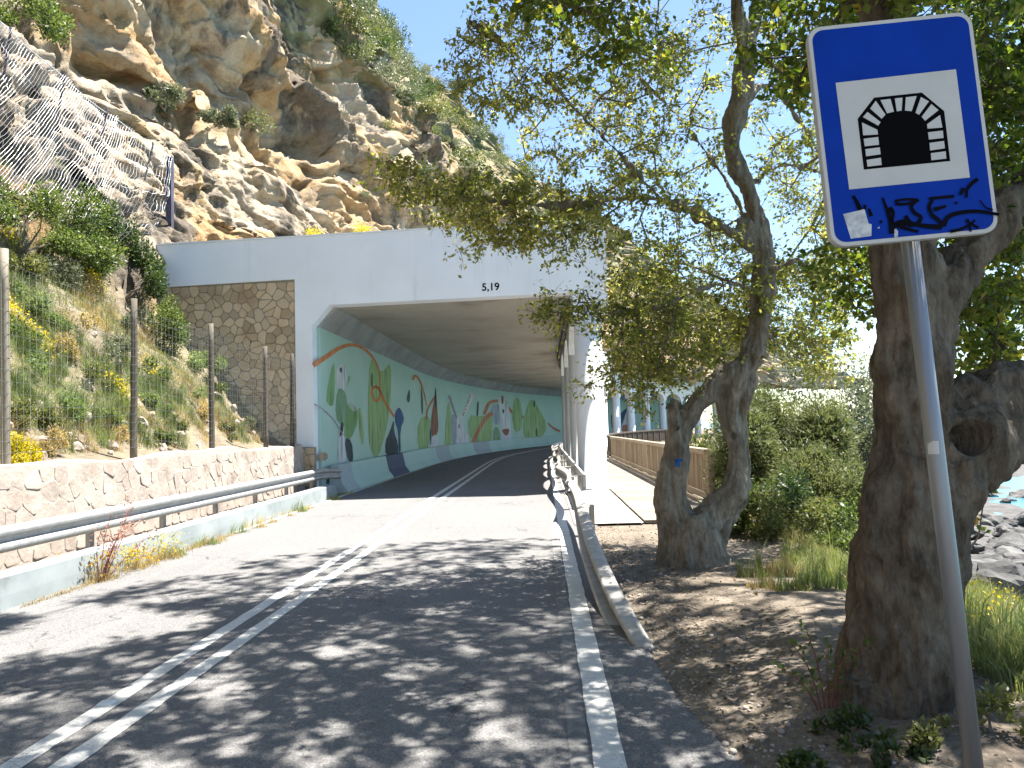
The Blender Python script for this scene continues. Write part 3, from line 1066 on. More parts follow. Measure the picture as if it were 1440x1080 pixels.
paint([(700, 670), (760, 690), (770, 890), (690, 870)], PC['sage'], zoom=Z5)
ribbon([(500, 825), (560, 700), (630, 590), (690, 545)], (30, 40), PC['coral'], Z5)
ribbon([(610, 560), (660, 450), (740, 430)], (26, 30), PC['coral'], Z5)
ribbon([(830, 480), (900, 560), (985, 590)], (20, 34), PC['coral'], Z5)
paint([(745, 395), (805, 390), (850, 500), (860, 700), (885, 830), (780, 825), (765, 600)], PC['white'], zoom=Z5)
paint([(770, 380), (795, 380), (795, 460), (772, 460)], PC['brown'], zoom=Z5)
paint([(775, 700), (858, 690), (830, 770), (790, 740)], PC['brown'], zoom=Z5)
paint([(780, 510), (802, 510), (798, 550), (785, 550)], PC['black'], zoom=Z5)
paint([(780, 830), (890, 830), (900, 880), (800, 905)], PC['mauve'], zoom=Z5)
paint([(900, 400), (950, 410), (975, 560), (970, 700), (900, 740), (870, 560)], PC['lime'], zoom=Z5)
paint([(1040, 420), (1080, 420), (1150, 540), (1200, 640), (1190, 740), (1110, 800), (990, 800), (980, 620)], PC['lime'], zoom=Z5)
paint([(1080, 425), (1096, 430), (1090, 500), (1075, 480)], PC['dark'], zoom=Z5)
paint([(1098, 690), (1112, 690), (1112, 770), (1098, 760)], PC['dark'], zoom=Z5)
ribbon([(1215, 640), (1270, 690), (1330, 720)], (14, 24), PC['coral'], Z5)
# the far stretch of the same wall, seen past the pillars
Z8 = (800, 500, 6.75)
paint([(395, 520), (480, 560), (560, 480), (545, 560), (480, 725), (405, 725)], PC['navy'], zoom=Z8)
paint([(560, 480), (640, 440), (640, 720), (480, 725)], PC['white'], zoom=Z8)
paint([(520, 640), (600, 690), (640, 725), (485, 725)], PC['coral'], zoom=Z8)

# clearance figures
fc = bpy.data.curves.new('clearance_number', 'FONT')
fc.body = '5,19'
fc.size = 0.30
fc.offset = 0.006
fc.align_x = 'CENTER'
fc.extrude = 0.002
tmp = bpy.data.objects.new('tmp_text', fc)
col.objects.link(tmp)
bpy.context.view_layer.update()
me = bpy.data.meshes.new_from_object(tmp.evaluated_get(bpy.context.evaluated_depsgraph_get()))
bpy.data.objects.remove(tmp, do_unlink=True)
me.name = 'clearance_number'
p0 = at(690, 408, 21.2)
q = portal(p0.x, p0.z, 0.006)
me.transform(Matrix.Translation(q) @ Matrix.Rotation(-0.0855, 4, 'Z') @ Matrix.Rotation(RAD(90), 4, 'X'))
link('clearance_number', me, MT['ink'], gal)


# ------------------------------------------------------------------ stone facings: each stone its own mesh
def vor_cells(pts, lo, hi, r):
    cells = []
    P = np.array(pts)
    for i, p in enumerate(P):
        poly = [np.array(q, float) for q in ((lo[0], lo[1]), (hi[0], lo[1]), (hi[0], hi[1]), (lo[0], hi[1]))]
        d = np.linalg.norm(P - p, axis=1)
        for j in np.argsort(d)[1:22]:
            mpt, nrm = (P[j] + p) / 2, P[j] - p
            out = []
            for a in range(len(poly)):
                A, B = poly[a], poly[(a + 1) % len(poly)]
                da, db = (A - mpt) @ nrm, (B - mpt) @ nrm
                if da <= 0:
                    out.append(A)
                if (da < 0) != (db < 0):
                    out.append(A + (B - A) * da / (da - db))
            poly = out
            if len(poly) < 3:
                break
        cells.append(poly)
    return cells


def stone_piece(poly, place, gap, depth, m, parent, rough=0.0):
    """one facing stone: outline shrunk by the joint, chamfered front"""
    P = np.array(poly)
    c_ = P.mean(0)
    # drop near-duplicate corners
    Q = [P[0]]
    for p in P[1:]:
        if np.linalg.norm(p - Q[-1]) > 0.025:
            Q.append(p)
    if len(Q) < 3:
        return
    size = np.mean([np.linalg.norm(p - c_) for p in Q])
    if size < 0.05:
        return
    R = []
    for i in range(len(Q)):
        a, b2 = Q[i], Q[(i + 1) % len(Q)]
        R += [a * .82 + b2 * .18, a * .18 + b2 * .82]
    R = [c_ + (p - c_) * max(0.3, 1 - gap / max(np.linalg.norm(p - c_), 0.03)) for p in R]
    n = len(R)
    dz = depth * random.uniform(0.75, 1.3)
    k = min(0.93, 1 - 0.018 / size)
    tilt = (random.uniform(-1, 1) * rough, random.uniform(-1, 1) * rough)

    def w(p, o_):
        return place(p[0], p[1], o_ + (p[0] - c_[0]) * tilt[0] + (p[1] - c_[1]) * tilt[1])
    o3 = place(c_[0], c_[1], 0.0)
    V = [w(p, -0.03) for p in R] + [w(p, dz * 0.65) for p in R] + [w(c_ + (p - c_) * k, dz) for p in R]
    Fs = [(i, (i + 1) % n, n + (i + 1) % n, n + i) for i in range(n)] + [(n + i, n + (i + 1) % n, 2 * n + (i + 1) % n, 2 * n + i) for i in range(n)] + [tuple(range(2 * n, 3 * n))]
    me = bpy.data.meshes.new('stone')
    me.from_pydata([tuple(v - o3) for v in V], [], Fs)
    bm = bmesh.new()
    bm.from_mesh(me)
    bmesh.ops.recalc_face_normals(bm, faces=bm.faces)
    if bm.faces[len(bm.faces) - 1 if False else 0] is None:
        pass
    bm.to_mesh(me)
    bm.free()
    me.update()
    return link('stone', me, m, parent, loc=o3)


def jitter_pts(lo, hi, size, seed):
    r = random.Random(seed)
    pts = []
    nx, nz = max(1, int((hi[0] - lo[0]) / size[0])), max(1, int((hi[1] - lo[1]) / size[1]))
    for i in range(nx):
        for j in range(nz):
            pts.append((lo[0] + (i + 0.5 * (j % 2) + r.uniform(0.05, 0.95)) * (hi[0] - lo[0]) / nx, lo[1] + (j + r.uniform(0.1, 0.9)) * (hi[1] - lo[1]) / nz))
    return pts


panel = slab_obj('stone_panel', [(-10.69, 0.3), (-6.302, 0.3), (-6.302, 6.358), (-10.69, 6.298)], -0.06, -0.5, MT['mortar_dark'], gal)
lo, hi = (-10.66, 0.9), (-6.31, 6.30)
for poly in vor_cells(jitter_pts(lo, hi, (0.27, 0.25), 4), lo, hi, 1):
    if len(poly) < 3:
        continue
    c_ = np.mean(poly, 0)
    if c_[1] < 1.0 + 1.0 * (-6.6 - c_[0]) - 0.4:
        continue
    stone_piece(poly, lambda x, z, o_: portal(x, z, -0.06 + o_), 0.010, 0.028, MT['flag'], panel, 0.03)
lo, hi = (-6.31, 0.3), (-5.73, 1.41)
stub = [o for o in gal.children if o.name.startswith('stub_wall')][0]
for poly in vor_cells(jitter_pts(lo, hi, (0.24, 0.22), 8), lo, hi, 1):
    if len(poly) >= 3:
        stone_piece(poly, lambda x, z, o_: portal(x, z, 0.16 + o_), 0.010, 0.03, MT['flag'], stub, 0.05)

# ------------------------------------------------------------------ rubble retaining wall along the left side
WA, WB = Vector((-6.93, 0.0, 0)), Vector((-5.96, 21.35, 0))
_wd = (WB - WA).normalized()
_wn = Vector((_wd.y, -_wd.x, 0))             # towards the road
WL = (WB - WA).length


def wallp(t, z, o_=0.0):
    return WA + _wd * t + _wn * (o_ - 0.07 * z / 1.5) + Vector((0, 0, z))


rw = empty('retaining_wall', wallp(10, 0), 'low pale rubble stone retaining wall holding up the weedy slope', 'wall')


def wall_top(t):
    return 1.50 + 0.04 * math.sin(t * 0.9) + 0.03 * math.sin(t * 2.3 + 1)


mb = MB()
mb.loft([[wallp(t, -0.1), wallp(t, wall_top(t)), wallp(t, wall_top(t) + 0.03, -0.15), wallp(t, wall_top(t) - 0.05, -0.45), wallp(t, -0.1, -0.5)] for t in srange(-6, WL, 0.5)])
core = mb.build('wall_core', MT['mortar'], rw)
lo, hi = (7.2, 0.22), (WL - 0.05, 1.47)
for poly in vor_cells(jitter_pts(lo, hi, (0.30, 0.235), 14), lo, hi, 1):
    if len(poly) >= 3:
        stone_piece(poly, lambda x, z, o_: wallp(x, z, o_), random.uniform(0.001, 0.006), random.uniform(0.002, 0.012), MT['rubble'], rw, 0.06)


# ------------------------------------------------------------------ guard rails
def wbeam(path, side, name, m, parent, twist=None, h=0.31, w=0.083):
    """corrugated beam swept along a path of world points; side = unit vector function towards the traffic"""
    prof = [(0.0, -0.155), (0.25, -0.15), (0.95, -0.105), (1.0, -0.085), (0.95, -0.062), (0.2, -0.022), (0.12, 0.0), (0.2, 0.022), (0.95, 0.062), (1.0, 0.085), (0.95, 0.105), (0.25, 0.15), (0.0, 0.155)]
    rows = []
    for i, p in enumerate(path):
        t = (path[min(i + 1, len(path) - 1)] - path[max(i - 1, 0)]).normalized()
        s_ = side(t)
        up = s_.cross(t)
        if up.z < 0:
            up = -up
        ang = twist(i / (len(path) - 1)) if twist else 0.0
        a, b2 = s_ * math.cos(ang) + up * math.sin(ang), up * math.cos(ang) - s_ * math.sin(ang)
        front = [p + a * (x * w) + b2 * (z * h / 0.31) for x, z in prof]
        back = [q - a * 0.006 for q in reversed(front)]
        rows.append(front + back)
    return MB().loft(rows).build(name, m, parent, smooth=False)


left_side = lambda t: Vector((t.y, -t.x, 0)).normalized()       # towards +X (road) on the left rail
right_side = lambda t: Vector((-t.y, t.x, 0)).normalized()      # towards the road on the right rail


def catmull(P, n=8):
    Q = []
    for i in range(len(P) - 1):
        p0, p1, p2, p3 = P[max(i - 1, 0)], P[i], P[i + 1], P[min(i + 2, len(P) - 1)]
        for k in range(n):
            t = k / n
            Q.append(0.5 * ((2 * p1) + (p2 - p0) * t + (2 * p0 - 5 * p1 + 4 * p2 - p3) * t * t + (3 * p1 - p0 - 3 * p2 + p3) * t ** 3))
    Q.append(P[-1])
    return Q


# left
LA, LB = Vector((-6.28, 0.5, 0.70)), Vector((-5.50, 20.9, 0.66))
lg = empty('guard_rail', (LA.x, LA.y, 0), 'straight sunlit steel guard rail in front of the rubble wall', 'guard rail')
n_seg = 5
for i in range(n_seg):
    a, b2 = LA.lerp(LB, i / n_seg), LA.lerp(LB, (i + 1) / n_seg)
    e = (b2 - a).normalized()
    off = Vector((e.y, -e.x, 0)) * (0.004 * (i % 2))
    wbeam([a - e * 0.16 + off, a.lerp(b2, 0.33) + off, a.lerp(b2, 0.66) + off, b2 + e * 0.16 + off], left_side, 'rail_beam', MT['galv'], lg)
wbeam([LB + Vector((0.02, 0.17, 0)), LB + Vector((0.12, 0.7, -0.01)), LB + Vector((0.34, 1.25, -0.05))], left_side, 'rail_end', MT['galv_dull'], lg)
for k in range(11):
    p = LA.lerp(LB, k / 10)
    MB().box((p.x - 0.20, p.y - 0.05, 0.0), (p.x - 0.13, p.y + 0.05, 0.80)).build('post', MT['galv_dull'], lg)
    MB().box((p.x - 0.13, p.y - 0.06, 0.56), (p.x - 0.004, p.y + 0.06, 0.76)).build('spacer', MT['galv_dull'], lg)
KA = [Vector((-5.86 + 0.0382 * y, y, 0)) for y in srange(-4, 21.3, 0.8)]
mb = MB().loft([[p + Vector((0.0, 0, -0.03)), p + Vector((-0.005, 0, 0.15)), p + Vector((-0.02, 0, 0.36)), p + Vector((-0.26, 0, 0.37)), p + Vector((-0.30, 0, -0.03))] for p in KA])
o = mb.build('concrete_kerb', MT['kerb'], bevel=0.015)
tag(o, 'low pale concrete kerb running under the straight guard rail', 'kerb')

# right: bent down into the ground at its near end
rg = empty('guard_rail', (1.0, 6.0, 0), 'bent steel guard rail beside the pillars with its end buried in the dirt', 'guard rail')
P0 = [Vector(q) for q in ((1.12, 5.7, -0.36), (1.0, 6.4, -0.10), (0.925, 7.4, 0.09), (0.93, 9.0, 0.26), (1.02, 11.0, 0.41), (1.12, 13.0, 0.53), (1.135, 14.6, 0.60))]
wbeam(catmull(P0, 6), right_side, 'rail_end', MT['galv_dull'], rg, twist=lambda k: 0.6 * (1 - k) ** 1.2 - 0.1 * math.sin(k * 9) * (1 - k), h=0.31, w=0.13)
sp = 14.5
while sp < 74:
    pts = [road(s, 3.30 + 0.12 * math.sin((s - 14.5) * 0.75) * max(0, 1 - (s - 14) / 22), 0.63 + 0.02 * math.sin(s * 0.8)) for s in srange(sp, sp + 4.3, 0.7)]
    wbeam(pts, right_side, 'rail_beam', MT['galv_dull'], rg)
    sp += 4.0
for s in [12.6] + [16.6 + 4 * i for i in range(14)]:
    p = road(s, 3.30, 0)
    top = 0.50 if s < 13 else 0.74
    T = Matrix.Translation(p) @ Matrix.Rotation(-PHI0 - max(0, s - S0) / RC, 4, 'Z')
    mb = MB()
    mb.box((0.335, -0.055, -0.05), (0.345, 0.055, top), T).box((0.27, -0.055, -0.05), (0.335, -0.045, top), T).box((0.27, 0.045, -0.05), (0.335, 0.055, top), T)
    mb.build('post', MT['galv_dull'], rg)
    # hollow spacer open towards the viewer
    z0, z1 = top - 0.21, top - 0.03
    mb = MB()
    for lo_, hi_ in (((0.03, -0.09, z0), (0.27, 0.09, z0 + 0.008)), ((0.03, -0.09, z1 - 0.008), (0.27, 0.09, z1)), ((0.26, -0.09, z0 + 0.008), (0.27, 0.09, z1 - 0.008)), ((0.03, -0.09, z0 + 0.008), (0.04, 0.09, z1 - 0.008))):
        mb.box(lo_, hi_, T)
    mb.build('spacer', MT['galv'], rg)
pts = [road(s, 3.70, 0.60) for s in srange(16.3, 60, 1.2)]
rows = [[p + Vector((-0.03, 0, -0.10)), p + Vector((0.03, 0, -0.10)), p + Vector((0.03, 0, 0.16)), p + Vector((-0.03, 0, 0.16))] for p in pts]
MB().loft(rows).build('back_beam', MT['galv'], rg)

# ------------------------------------------------------------------ walkway, deck and timber fence
mb = MB().sheet([[Vector((road(s, 3.36).x, road(s, 3.36).y, 0.012)), Vector((road(s, 4.1).x, road(s, 4.1).y, 0.016)), Vector((road(s, 4.62).x, road(s, 4.62).y, 0.016))] for s in srange(13.9, 60, 0.6)])
o = mb.build('path', MT['pad'])
tag(o, 'pale concrete strip between the guard rail and the deck', kind='structure')
deck = empty('boardwalk', road(14, 5.4, 0), 'weathered plank boardwalk between the pillars and the timber fence', 'boardwalk')
pm = MB().box((-0.93, -0.066, -0.04), (0.93, 0.066, 0.0))
pl0 = pm.build('plank', MT['plank'], bevel=0.006)
s, k = 14.1, 0
while s < 52:
    o = pl0 if k == 0 else pl0.copy()
    if k:
        col.objects.link(o)
    o.parent = deck
    p = road(s, 5.575, 0.045 + random.uniform(-0.003, 0.003))
    o.location = p - deck.location
    o.rotation_euler = (0, 0, -PHI0 - max(0, s - S0) / RC + random.uniform(-.004, .004))
    s += 0.142
    k += 1
MB().sheet([[road(s, 4.66, 0.002), road(s, 6.5, 0.002)] for s in srange(14.0, 53, 1)]).build('joist_bed', MT['timber_shade_dark'], deck)

DF = 6.42


def fence_run(s0, s1, label, dark, joined):
    f = empty('timber_fence', road(s0, DF, 0), label, 'fence')
    mt = MT['timber_shade_dark'] if dark else MT['timber']  # the far run has its shade put into the timber colour
    mr = MT['timber_shade_dark'] if dark else MT['timber_rail']
    L = srange(s0, s1, 1.5)
    MB().loft([[road(s, DF + a, z) for a, z in ((-0.10, 1.10), (0.06, 1.10), (0.06, 1.22), (-0.10, 1.22))] for s in L]).build('top_rail', mr, f, bevel=0.01)
    MB().loft([[road(s, DF + a, z) for a, z in ((-0.075, 0.14), (-0.025, 0.14), (-0.025, 0.26), (-0.075, 0.26))] for s in L]).build('bottom_rail', mr, f)
    MB().loft([[road(s, DF + a, z) for a, z in ((-0.19, 0.05), (-0.10, 0.05), (-0.10, 0.12), (-0.19, 0.12))] for s in L]).build('kick_rail', mr, f)
    for s in srange(s0, s1, 2.4):
        T = Matrix.Translation(road(s, DF + 0.01, 0)) @ Matrix.Rotation(-PHI0 - max(0, s - S0) / RC, 4, 'Z')
        MB().box((-0.05, -0.07, -0.4), (0.09, 0.07, 1.095), T).build('post', mr, f)
    if joined:
        mb = MB()
        for s in srange(s0, s1, 0.19):
            T = Matrix.Translation(road(s, DF, 0)) @ Matrix.Rotation(-PHI0 - max(0, s - S0) / RC, 4, 'Z')
            mb.box((-0.024, -0.04, 0.10), (0.0, 0.04, 1.1), T)
        tag(mb.build('far_board', mt, f), kind='stuff')
    else:
        b0 = MB().box((-0.024, -0.047, 0.10), (0.0, 0.047, 1.1)).build('board', mt, bevel=0.004)
        k = 0
        for s in srange(s0 + 0.14, s1 - 0.1, 0.122):
            o = b0 if k == 0 else b0.copy()
            if k:
                col.objects.link(o)
            o.parent = f
            o.location = road(s, DF, random.uniform(-.008, .008)) - f.location
            o.rotation_euler = (random.uniform(-.01, .01), random.uniform(-.006, .006), -PHI0 - max(0, s - S0) / RC + random.uniform(-.03, .03))
            k += 1
    return f


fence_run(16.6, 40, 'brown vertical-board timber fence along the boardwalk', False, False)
fence_run(41, 92, 'distant timber fence in painted shade tone following the curve of the road', True, True)

# ------------------------------------------------------------------ hillside behind the rubble wall
_zk = [1.42, 1.62, 6.0, 12.4, 16.0]
_gk = [0.0, 0.55, 4.3, 7.4, 9.2]


def hill_xb(Y):
    return np.interp(Y, [-12, 21, 23, 25, 29, 34, 40], [-7.36, -6.45, -5.6, -4.5, -3.2, -1.8, -0.5])


def hill_ridge(Y):
    return np.interp(Y, [-12, 8, 14, 20, 24, 29, 34, 38, 40], [15, 14.5, 13.3, 12.6, 12.5, 12.6, 11.0, 8.4, 7.2])


def hill_x(z, Y):
    return hill_xb(Y) - np.interp(z, _zk, _gk)


yh = np.concatenate([np.linspace(-12, 6, 40), np.linspace(6.15, 21.5, 190)])
vq = np.linspace(0, 1, 240)
HY, HQ = np.meshgrid(yh, vq, indexing='ij')
zr = hill_ridge(HY)
zz = np.where(HQ < 0.8, 1.42 + (zr - 1.42) * HQ / 0.8, zr + (HQ - 0.8) * 6)
hx = hill_x(np.minimum(zz, zr), HY) - np.maximum(0, HQ - 0.8) * 60
P = np.stack([hx.ravel(), HY.ravel(), zz.ravel()], 1)
amp = np.clip((zz.ravel() - 1.5) / 1.5, 0, 1)
low = np.clip((7.2 - zz.ravel()) / 2.0, 0, 1)
d_soil = fbm(P * 0.6, 5, 31) * 0.22 + fbm(P * 3.0, 3, 33) * 0.05
f1, f2, cid = worley(P * np.array([0.7, 0.7, 1.1]) + fbm(P * 0.5, 3, 36)[:, None] * 0.5, 40)
d_rock = (cid - 0.5) * 0.7 + np.clip(f2 - f1, 0, 0.25) * 1.2 + fbm(P * 0.9, 6, 35, 0.55, True) * 0.28
dd = (d_soil * low + d_rock * (1 - low)) * amp
P[:, 0] += dd * 0.8
P[:, 2] += dd * 0.5 * amp
HP = P.reshape(len(yh), len(vq), 3)
# split: soil below, rock above (two materials on one sheet)
hill = fast_mesh('hillside', P, grid_faces(len(yh), len(vq)), MT['soil'], smooth=True)
hill.data.materials.append(MT['cliff'])
zc = np.array([p.center[2] for p in hill.data.polygons])
yc = np.array([p.center[1] for p in hill.data.polygons])
nz = fbm(np.stack([yc * 0.6, zc * 0.6, 0 * yc], 1), 3, 51)
hill.data.polygons.foreach_set('material_index', (zc + nz * 1.0 > 6.6).astype(np.int32))
tag(hill, 'steep weedy slope above the rubble wall', kind='structure')


def hill_point(Y, z):
    """surface point of the slope at that Y and height"""
    i = int(np.argmin(np.abs(yh - Y)))
    j = int(np.argmin(np.abs(HP[i, :190, 2] - z)))
    return Vector(HP[i, j])


# ------------------------------------------------------------------ rocky spur behind the portal's roof
def rock_sheet(name, Ys, n_v, base, lean, z0, z1, seed, label, back=20.0, cellscale=0.35, amp=1.0, m=None, chunk=1.0, hollows=()):
    vv = np.linspace(0, 1, n_v)
    A, B = np.meshgrid(Ys, vv, indexing='ij')
    zt = z1(A)
    up = np.minimum(B / 0.82, 1)
    Z = z0 + (zt - z0) * up
    X = base(A) - lean(Z, A) - np.maximum(0, B - 0.82) / 0.18 * back
    Z = Z + np.maximum(0, B - 0.82) / 0.18 * back * np.interp(A, [70, 95], [0.35, 0.0])
    P = np.stack([X.ravel(), A.ravel(), Z.ravel()], 1)
    # outward direction: towards the road and the viewer
    out = np.array([0.80, -0.60, 0.0])
    q = P @ np.array([[1, 0, 0.25], [0, 1, 0.0], [0.45, 0.2, 1]])      # tilted beds
    w1 = fbm(P * 0.35, 4, seed)[:, None] * np.array([0.7, 0.7, 0.5])
    f1, f2, cid = worley(q * cellscale * np.array([0.8, 0.8, 1.5]) + w1 * 0.6, seed + 3)
    g1, g2, cid2 = worley(q * cellscale * 2.9 * np.array([0.8, 0.8, 1.4]) + w1, seed + 9)
    _, _, cid3 = worley(q * 1.15 * np.array([0.8, 0.8, 1.7]) + w1 * 1.5, seed + 13)
    big = fbm(P * 0.11, 4, seed + 20) * 1.45
    ledge = np.abs(((q[:, 2] * 0.42 + fbm(P * 0.25, 3, seed + 25) * 1.1) % 1.0) - 0.5) * 1.3
    d = big + chunk * ((cid - 0.5) * 1.5 + np.clip(f2 - f1, 0, 0.3) * 2.0 + (cid2 - 0.5) * 0.8 + np.clip(g2 - g1, 0, 0.25) * 0.8) + (cid3 - 0.5) * 0.26 + ledge * (0.5 + 0.5 * chunk) + fbm(P * 0.3, 3, seed + 50, 0.5, True) * 0.55 * (1.4 - chunk)
    for hc, hr, hd in [(a_, b_, 0.6 * c_) for a_, b_, c_ in hollows]:
        e = (P - np.array(hc)) / np.array(hr)
        d = d - hd * np.exp(-(e ** 2).sum(1) ** 1.5)
    d = d + 0 + fbm(P * 1.1, 6, seed + 30, 0.55, True) * 0.22
    fade = np.clip((P[:, 2] - z0) / 1.0, 0.35, 1)
    P = P + (d * amp * fade)[:, None] * out
    P[:, 2] += fbm(P * 0.5, 3, seed + 41) * 0.5 * amp
    o = fast_mesh(name, P, grid_faces(len(Ys), n_v), m or MT['cliff'], smooth=False)
    tag(o, label, kind='structure')
    return o, P.reshape(len(Ys), n_v, 3)


spur, SPP = rock_sheet('spur', np.linspace(20.8, 40, 170), 120, lambda Y: hill_xb(Y) - 4.4, lambda z, Y: np.interp(z, [7.0, 12.5], [0, 3.2]), 6.9, hill_ridge, 61, 'broken pale limestone ledge above the gallery roof', 9.0, 0.5, 0.42, None, 0.75)


def cliff_base(Y):
    return np.interp(Y, [8, 14, 22, 32, 42, 54, 65, 78, 92, 105, 130], [-16.5, -16, -13.6, -8.6, -2.9, 1.9, 6.8, 14.3, 26.4, 42, 78])


def cliff_lean(z, Y):
    zc_ = np.interp(Y, [8, 22, 32, 42, 54, 65, 80, 130], [26, 25, 24, 19, 15, 14, 12, 10])
    return np.where(z < zc_, (z - 6.5) * 0.30, (zc_ - 6.5) * 0.30 + (z - zc_) * np.interp(Y, [8, 40, 60, 130], [0.4, 0.45, 0.66, 0.8]))


def cliff_top(Y):
    return np.interp(Y, [8, 30, 45, 60, 78, 90, 97, 104, 110, 130], [44, 44, 42, 38, 31, 24, 17, 10, 7.5, 7])


cliff, CPP = rock_sheet('cliff', np.concatenate([np.linspace(8, 20, 30), np.linspace(20.3, 62, 300), np.linspace(62.6, 130, 90)]), 330, cliff_base, cliff_lean, 6.4, cliff_top, 71, 'ochre and grey limestone cliff with scrub on its upper slope', 30.0, 0.2, 1.0, None, 0.42,
                        [(at(330, 120, 31), (3, 3, 2.2), 2.2), (at(125, 60, 25), (1.6, 2, 1.5), 2.0), (at(395, 190, 34), (3.0, 3, 3.0), 2.4), (at(470, 200, 38), (2.2, 3, 3.4), 2.0), (at(240, 60, 29), (2.5, 3, 1.6), 1.6), (at(430, 60, 36), (3, 3, 2.0), 1.6), (at(300, 25, 30), (2, 2.5, 1.4), 1.4)])
cliff.data.materials.append(MT['scrub'])
pc = np.empty(len(cliff.data.polygons) * 3)
cliff.data.polygons.foreach_get('center', pc)
pc = pc.reshape(-1, 3)
pn = np.empty(len(cliff.data.polygons) * 3)
cliff.data.polygons.foreach_get('normal', pn)
pn = pn.reshape(-1, 3)
zc_ = np.interp(pc[:, 1], [8, 22, 32, 42, 54, 65, 80, 130], [26, 25, 24, 19, 15, 14, 12, 10])
sel = (pc[:, 2] + fbm(pc * 0.3, 3, 81) * 3.0 > zc_ + 2) & (np.abs(pn[:, 2]) > 0.38)
cliff.data.polygons.foreach_set('material_index', sel.astype(np.int32))


# ------------------------------------------------------------------ wire fence on wooden posts
wf = empty('wire_fence', (-6.4, 15, 1.5), 'wire mesh fence on rough wooden posts along the foot of the slope', 'fence')
tops = []
for (px, ytop, ybot, X, mm) in ((8, 350, 655, -6.82, 'post_pale'), (188, 420, 628, -6.62, 'post'), (298, 455, 632, -6.42, 'post'), (374, 487, 612, -6.25, 'post'), (411, 497, 622, -6.12, 'post_dark')):
    r_ = ray(px, (ytop + ybot) / 2)
    Y = X * r_.y / r_.x
    a, b2 = at(px, ytop, Y), at(px, ybot, Y)
    a.x += random.uniform(-0.03, 0.03)
    n = 6
    mb = MB().tube([b2 - Vector((0, 0, 0.5))] + [b2.lerp(a, i / n) + Vector((random.uniform(-.006, .006), 0, 0)) for i in range(n + 1)], [0.062] * 2 + [0.06, 0.059, 0.058, 0.056, 0.055, 0.053], 10)
    mb.build('post', MT[mm], wf, smooth=True)
    tops.append((a, b2))
r_ = tops[0][0] - tops[1][0]
tops.insert(0, (tops[0][0] + r_ * 1.1, tops[0][1] + r_ * 1.1))
mb = MB()
for i in range(len(tops) - 1):
    (a0, b0_), (a1, b1_) = tops[i], tops[i + 1]
    L = (a1 - a0).length
    nh, nv = 17, int(L / 0.13)
    for k in range(nh + 1):
        f = k / nh * 0.93
        sag = [b0_.lerp(a0, f).lerp(b1_.lerp(a1, f), t) + Vector((0.06, 0, -0.03 * math.sin(math.pi * t))) for t in (0, .25, .5, .75, 1)]
        mb.tube(sag, 0.0028, 3, False)
    for k in range(nv + 1):
        t = k / nv
        mb.tube([b0_.lerp(b1_, t) + Vector((0.06, 0, 0)), a0.lerp(a1, t) * 0.93 + b0_.lerp(b1_, t) * 0.07 + Vector((0.06, 0, -0.02))], 0.002, 3, False)
tag(mb.build('wire_mesh', MT['wire_dark'], wf), kind='stuff')

# ------------------------------------------------------------------ rockfall net on the slope above
rn = empty('rockfall_net', at(240, 338, 23.0), 'sagging grey rockfall net slung over the pale rock', 'net')
pt, pb = at(242, 220, 23.0), at(239, 345, 23.0)
mb = MB()
for lo_, hi_ in (((-0.09, -0.008, 0), (0.09, 0.008, 1)), ((-0.09, -0.09, 0), (-0.078, 0.09, 1)), ((0.078, -0.09, 0), (0.09, 0.09, 1))):
    h_ = pt.z - pb.z + 0.5
    mb.box((lo_[0] + pb.x, lo_[1] + pb.y, pb.z - 0.5), (hi_[0] + pb.x, hi_[1] + pb.y, pb.z - 0.5 + h_))
mb.build('steel_column', MT['steel_dark'], rn)
top_px = [(-60, -25, 16.6), (0, 30, 17.4), (40, 68, 18.2), (80, 100, 19.2), (110, 128, 20.0), (140, 152, 20.8), (170, 172, 21.6), (200, 196, 22.3), (242, 222, 23.0)]
bot_px = [(-60, -5, 16.4), (-62, 90, 16.0), (-64, 180, 15.5), (-66, 260, 15.0), (-50, 330, 14.8), (10, 336, 15.9), (70, 350, 17.4), (130, 352, 19.2), (205, 345, 21.6)]
T_ = catmull([at(*q) for q in top_px], 6)
B_ = catmull([at(*q) for q in bot_px], 6)
mb = MB()
mb.tube(T_, 0.014, 6)
mb.build('cable', MT['wire'], rn)


def net_p(u, v):
    """u along the cable, v down the strand that hangs from it"""
    x = u * (len(T_) - 1)
    i = min(int(x), len(T_) - 2)
    p = T_[i].lerp(T_[i + 1], x - i).lerp(B_[i].lerp(B_[i + 1], x - i), v)
    return p + Vector((0.75, -0.55, -0.25)) * (math.sin(math.pi * v) * 0.45)


NU, NV = 84, 60
def net_noise(sd):
    return fbm(np.array([(i * 0.22, j * 0.16, sd) for i in range(NU + 1) for j in range(NV + 1)]), 3, 91).reshape(NU + 1, NV + 1)
wob, wb2 = net_noise(0), net_noise(5)
G_ = [[net_p(min(1.0, max(0.0, (i + 0.45 * wb2[i, j] * (0 < j < NV)) / NU)), j / NV) + Vector((0.09, -0.07, 0.03)) * float(wob[i, j]) for j in range(NV + 1)] for i in range(NU + 1)]
mb = MB()
for i in range(1, NU + 1):
    mb.tube(G_[i], 0.0042, 3, False)
for j in range(3, NV + 1, 6):
    mb.tube([G_[i][min(NV, j + (i % 2))] for i in range(NU + 1)], 0.004, 3, False)
tag(mb.build('net_wire', MT['net'], rn), kind='stuff')
for k in (8, 20, 32, 44):
    p = T_[k]
    mb = MB().tube([p + Vector((0, 0, 0.12)), p, p + Vector((-0.5, 0.5, -0.9))], 0.03, 6)
    mb.build('anchor', MT['steel_dark'], rn)


